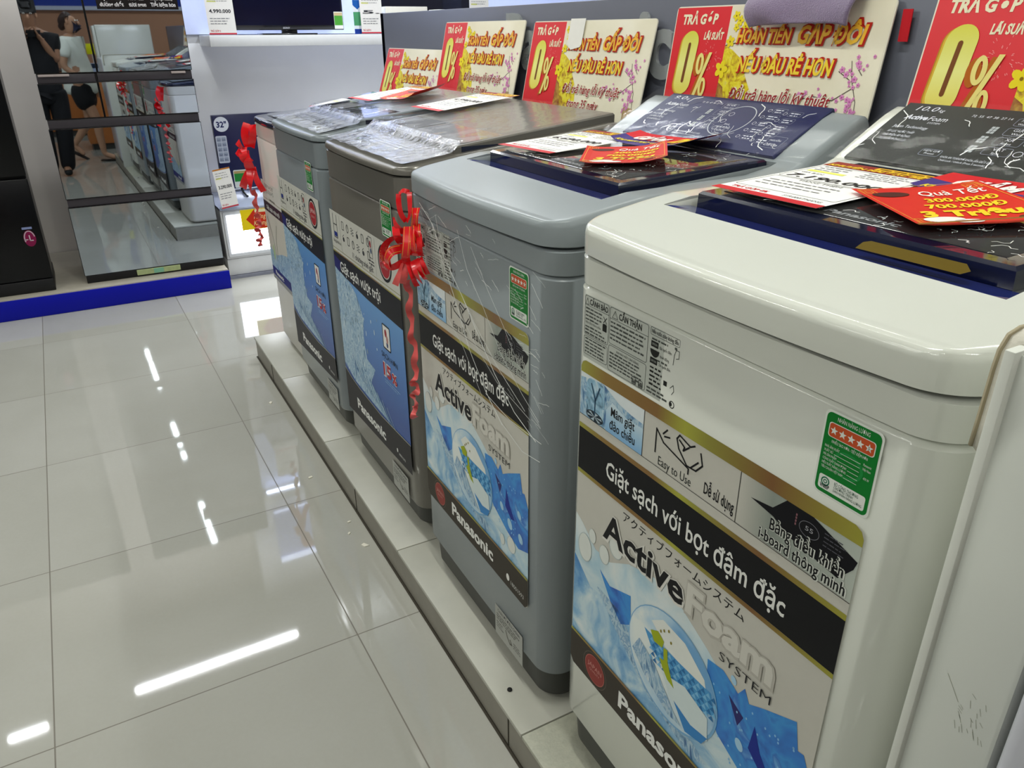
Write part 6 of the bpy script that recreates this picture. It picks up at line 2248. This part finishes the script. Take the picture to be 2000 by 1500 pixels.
# photographer in black behind the phone
e = empty('person', (-0.02, -0.20, 0))
N = {'pelvis': ((0, -0.02, 0.92), (0.160, 0.115)), 'waist': ((0, -0.02, 1.08), (0.150, 0.108)), 'chest': ((0, -0.03, 1.27), (0.165, 0.115)), 'upper': ((0, -0.03, 1.42), (0.125, 0.09)), 'neck': ((0, -0.02, 1.50), 0.055),
     'jaw': ((0.0, 0.0, 1.555), (0.066, 0.066)), 'head': ((0, -0.005, 1.625), (0.080, 0.092)), 'crown': ((0, -0.015, 1.690), (0.060, 0.066)),
     'hipL': ((-0.095, -0.02, 0.87), 0.095), 'kneeL': ((-0.11, 0.01, 0.48), 0.062), 'ankL': ((-0.12, -0.03, 0.09), 0.042), 'toeL': ((-0.13, 0.10, 0.045), 0.036),
     'hipR': ((0.095, -0.02, 0.87), 0.095), 'kneeR': ((0.085, 0.01, 0.48), 0.062), 'ankR': ((0.03, -0.03, 0.09), 0.042), 'toeR': ((0.03, 0.10, 0.045), 0.036),
     'shL': ((-0.18, -0.03, 1.40), 0.062), 'elL': ((-0.20, 0.02, 1.16), 0.046), 'wrL': ((-0.085, 0.12, 1.385), 0.030),
     'shR': ((0.18, -0.03, 1.40), 0.062), 'elR': ((0.165, 0.03, 1.17), 0.046), 'wrR': ((0.085, 0.105, 1.365), 0.030)}
Ed = [('pelvis', 'waist'), ('waist', 'chest'), ('chest', 'upper'), ('upper', 'neck'), ('neck', 'jaw'), ('jaw', 'head'), ('head', 'crown'), ('pelvis', 'hipL'), ('hipL', 'kneeL'), ('kneeL', 'ankL'), ('ankL', 'toeL'), ('pelvis', 'hipR'),
      ('hipR', 'kneeR'), ('kneeR', 'ankR'), ('ankR', 'toeR'), ('upper', 'shL'), ('shL', 'elL'), ('elL', 'wrL'), ('upper', 'shR'), ('shR', 'elR'), ('elR', 'wrR')]
hand(N, Ed, 'wrR', N['wrR'][0], (-0.30, 0.18, 0.55), (0.1, 0.9, 0.1), 0.3)
hand(N, Ed, 'wrL', N['wrL'][0], (0.30, 0.16, 0.50), (0.1, 0.9, 0.1), 0.3)
skin_mesh('body', N, Ed, 'pelvis', mat('skin_tan', '#9c7258', rough=0.5, scale=30), e)
head_parts(e, (0, 0.005, 1.62), (0, 1))
BK = mat('black_cotton')
T = {'tail': ((0, -0.02, 0.72), (0.19, 0.145)), 'hem': ((0, -0.02, 0.86), (0.190, 0.145)), 'belly': ((0, -0.02, 1.06), (0.180, 0.135)), 'chest': ((0, -0.03, 1.27), (0.190, 0.138)), 'upper': ((0, -0.03, 1.42), (0.145, 0.105)), 'col': ((0, -0.025, 1.475), (0.075, 0.068)),
     'shL': ((-0.185, -0.03, 1.395), 0.085), 'slL': ((-0.198, 0.0, 1.25), 0.080), 'shR': ((0.185, -0.03, 1.395), 0.085), 'slR': ((0.175, 0.01, 1.25), 0.080)}
skin_mesh('black_t_shirt', T, [('tail', 'hem'), ('hem', 'belly'), ('belly', 'chest'), ('chest', 'upper'), ('upper', 'col'), ('upper', 'shL'), ('shL', 'slL'), ('upper', 'shR'), ('shR', 'slR')], 'chest', BK, e)
TR = {'w': ((0, -0.02, 1.0), (0.172, 0.130)), 'hL': ((-0.10, -0.02, 0.83), 0.118), 'kL': ((-0.11, 0.01, 0.48), 0.092), 'aL': ((-0.12, -0.03, 0.03), 0.078), 'hR': ((0.10, -0.02, 0.83), 0.118), 'kR': ((0.085, 0.01, 0.48), 0.092), 'aR': ((0.035, -0.03, 0.03), 0.078)}
skin_mesh('black_trousers', TR, [('w', 'hL'), ('hL', 'kL'), ('kL', 'aL'), ('w', 'hR'), ('hR', 'kR'), ('kR', 'aR')], 'w', BK, e)
HR = {'a': ((0, 0.06, 1.715), (0.05, 0.04)), 'b': ((0, -0.02, 1.700), (0.088, 0.082)), 'c': ((0, -0.07, 1.630), (0.082, 0.06)), 'd': ((0, -0.07, 1.54), (0.06, 0.045))}
skin_mesh('hair', HR, [('a', 'b'), ('b', 'c'), ('c', 'd')], 'b', mat('black_hair', '#0d0b0b', rough=0.4), e)
SHO = {'a': ((0.03, -0.05, 0.055), (0.045, 0.045)), 'b': ((0.03, 0.05, 0.045), (0.045, 0.036)), 'c': ((0.03, 0.14, 0.036), (0.036, 0.028))}
skin_mesh('shoe', SHO, [('a', 'b'), ('b', 'c')], 'b', M_foot, e)
SHO = {'a': ((-0.12, -0.05, 0.055), (0.045, 0.045)), 'b': ((-0.125, 0.05, 0.045), (0.045, 0.036)), 'c': ((-0.13, 0.14, 0.036), (0.036, 0.028))}
skin_mesh('shoe', SHO, [('a', 'b'), ('b', 'c')], 'b', M_foot, e)
tag(e, 'person dressed in black holding up a phone, mirrored at the left of the refrigerator', 'person')

e = empty('mobile_phone', (0.0, -0.030, H))
e.rotation_mode = 'QUATERNION'
e.rotation_quaternion = RT.to_quaternion()
b = MB()
b.box((-0.075, -0.036, 0.016), (0.075, 0.036, 0.024), mat('phone_dark', '#15161a', rough=0.2), 0.003, 3)
b.build('phone_body', e)
b = MB()
b.face([(-0.07, -0.033, 0.0245), (0.07, -0.033, 0.0245), (0.07, 0.033, 0.0245), (-0.07, 0.033, 0.0245)], mat('phone_screen', '#8fa0a8', emit=0.4, rough=0.2))
b.build('screen', e, smooth=False)
tag(e, 'dark mobile phone held by the person in black', 'phone')

# ------------------------------------------------------------------ the rest of the shop floor, seen in the mirror only
M_or = mat('orange_wood', '#b9713a', rough=0.45, scale=6, var=0.2)
for x, y, w, d, h, lb in ((1.35, -2.6, 2.0, 0.6, 0.92, 'orange wooden display counter nearer the aisle'), (0.1, -4.6, 3.0, 0.7, 0.95, 'long orange wooden display counter at the back of the shop')):
    e = empty('display_counter', (x, y, 0))
    b = MB()
    b.box((-w / 2, -d / 2, 0.08), (w / 2, d / 2, h - 0.03), M_or, 0.004)
    b.build('counter_body', e)
    b = MB()
    b.box((-w / 2 - 0.02, -d / 2 - 0.02, h - 0.03), (w / 2 + 0.02, d / 2 + 0.02, h), mat('dark_counter_top', '#3a2a22', rough=0.3), 0.004)
    b.build('counter_top', e)
    b = MB()
    b.box((-w / 2 + 0.03, -d / 2 + 0.03, 0), (w / 2 - 0.03, d / 2 - 0.03, 0.08), M_plinth)
    b.build('kick_board', e)
    tag(e, lb, 'counter')
for x, y, h in ((0.62, -2.55, 0.92), (0.95, -2.6, 0.92), (1.35, -2.55, 0.92), (0.0, -4.55, 0.95), (0.45, -4.6, 0.95), (0.9, -4.5, 0.95)):
    e = empty('phone_box', (x, y, h), 0.2 * x)
    b = MB()
    b.box((-0.09, -0.05, 0), (0.09, 0.05, 0.16), mat('blue_white_box', '#b9c9ea', rough=0.4), 0.004)
    b.build('box_body', e)
    b = MB()
    b.box((-0.085, -0.052, 0.10), (0.085, 0.052, 0.158), ink('#20304a'), 0.002)
    b.build('box_lid', e)
    tag(e, 'pale blue boxed device standing on a shop counter', 'box', 'boxed devices on the counters')
for x, y, z, lb in ((0.62, -2.62, 1.19, 'yellow price flag over the nearer counter'), (1.05, -2.62, 1.20, 'second yellow price flag over the nearer counter')):
    e = empty('price_flag', (x, y, z))
    b = MB()
    b.box((-0.06, -0.002, 0), (0.06, 0.002, 0.13), ink('#d8d818'), 0.001)
    b.build('flag_card', e)
    b = MB()
    b.tube([(0, 0, z * 0 - (z - 0.92)), (0, 0, 0.0)], 0.004, M_fix)
    b.build('flag_stem', e)
    tag(e, lb, 'price flag')
e = empty('potted_plant', (0.45, -2.46, 0.92))
b = MB()
b.lathe([(0.035, 0), (0.05, 0.08), (0.048, 0.085), (0.03, 0.085)], mat('clay_pot', '#a9643a'), (0, 0, 0), 18)
b.build('pot', e)
b = MB()
rnd = random.Random(6)
for i in range(26):
    a = rnd.uniform(0, 2 * PI)
    t = rnd.uniform(0.05, 0.11)
    z = rnd.uniform(0.10, 0.24)
    c = Vector((t * math.cos(a), t * math.sin(a), z))
    s = Vector((-math.sin(a), math.cos(a), 0)) * 0.02
    b.face([c * 0.3 + Vector((0, 0, 0.07)), c - s, c * 1.25 + Vector((0, 0, 0.02)), c + s], mat('leaf_green', '#3d5a2a', rough=0.5))
b.build('leaves', e, smooth=False)
b = MB()
for i in range(9):
    a = i * 0.7
    ball(b, (0.06 * math.cos(a), 0.06 * math.sin(a), 0.26 + 0.012 * (i % 4)), (0.022, 0.022, 0.016), ink('#e0c31c'), 10, 6)
b.build('blossom', e)
tag(e, 'potted yellow flowers on the nearer counter', 'plant')
e = empty('tall_freezer', (0.60, -0.75, ZP))
b = MB()
b.box((0.0, -0.20, 0.0), (0.57, 0.17, 1.425), P_white, 0.01, 3)
b.build('body', e)
b = MB()
b.box((-0.03, -0.19, 0.01), (-0.002, 0.16, 1.415), P_white, 0.008, 3)
b.build('door', e)
tag(e, 'tall white appliance past the end of the machine row, mirrored in the refrigerator', 'appliance')
for x, c, lb in ((-0.9, '#c9302c', 'red hanging banner near the back of the shop'), (0.75, '#dfe4ea', 'white hanging banner near the back of the shop')):
    e = empty('hanging_banner', (x, -3.6, 1.95))
    b = MB()
    b.box((-0.35, -0.01, 0), (0.35, 0.01, 0.55), ink(c), 0.002)
    b.build('banner_sheet', e)
    b = MB()
    for q in (-0.3, 0.3):
        b.tube([(q, 0, 0.55), (q, 0, CEIL - 1.95)], 0.003, M_fix)
    b.build('banner_cord', e)
    tag(e, lb, 'banner')
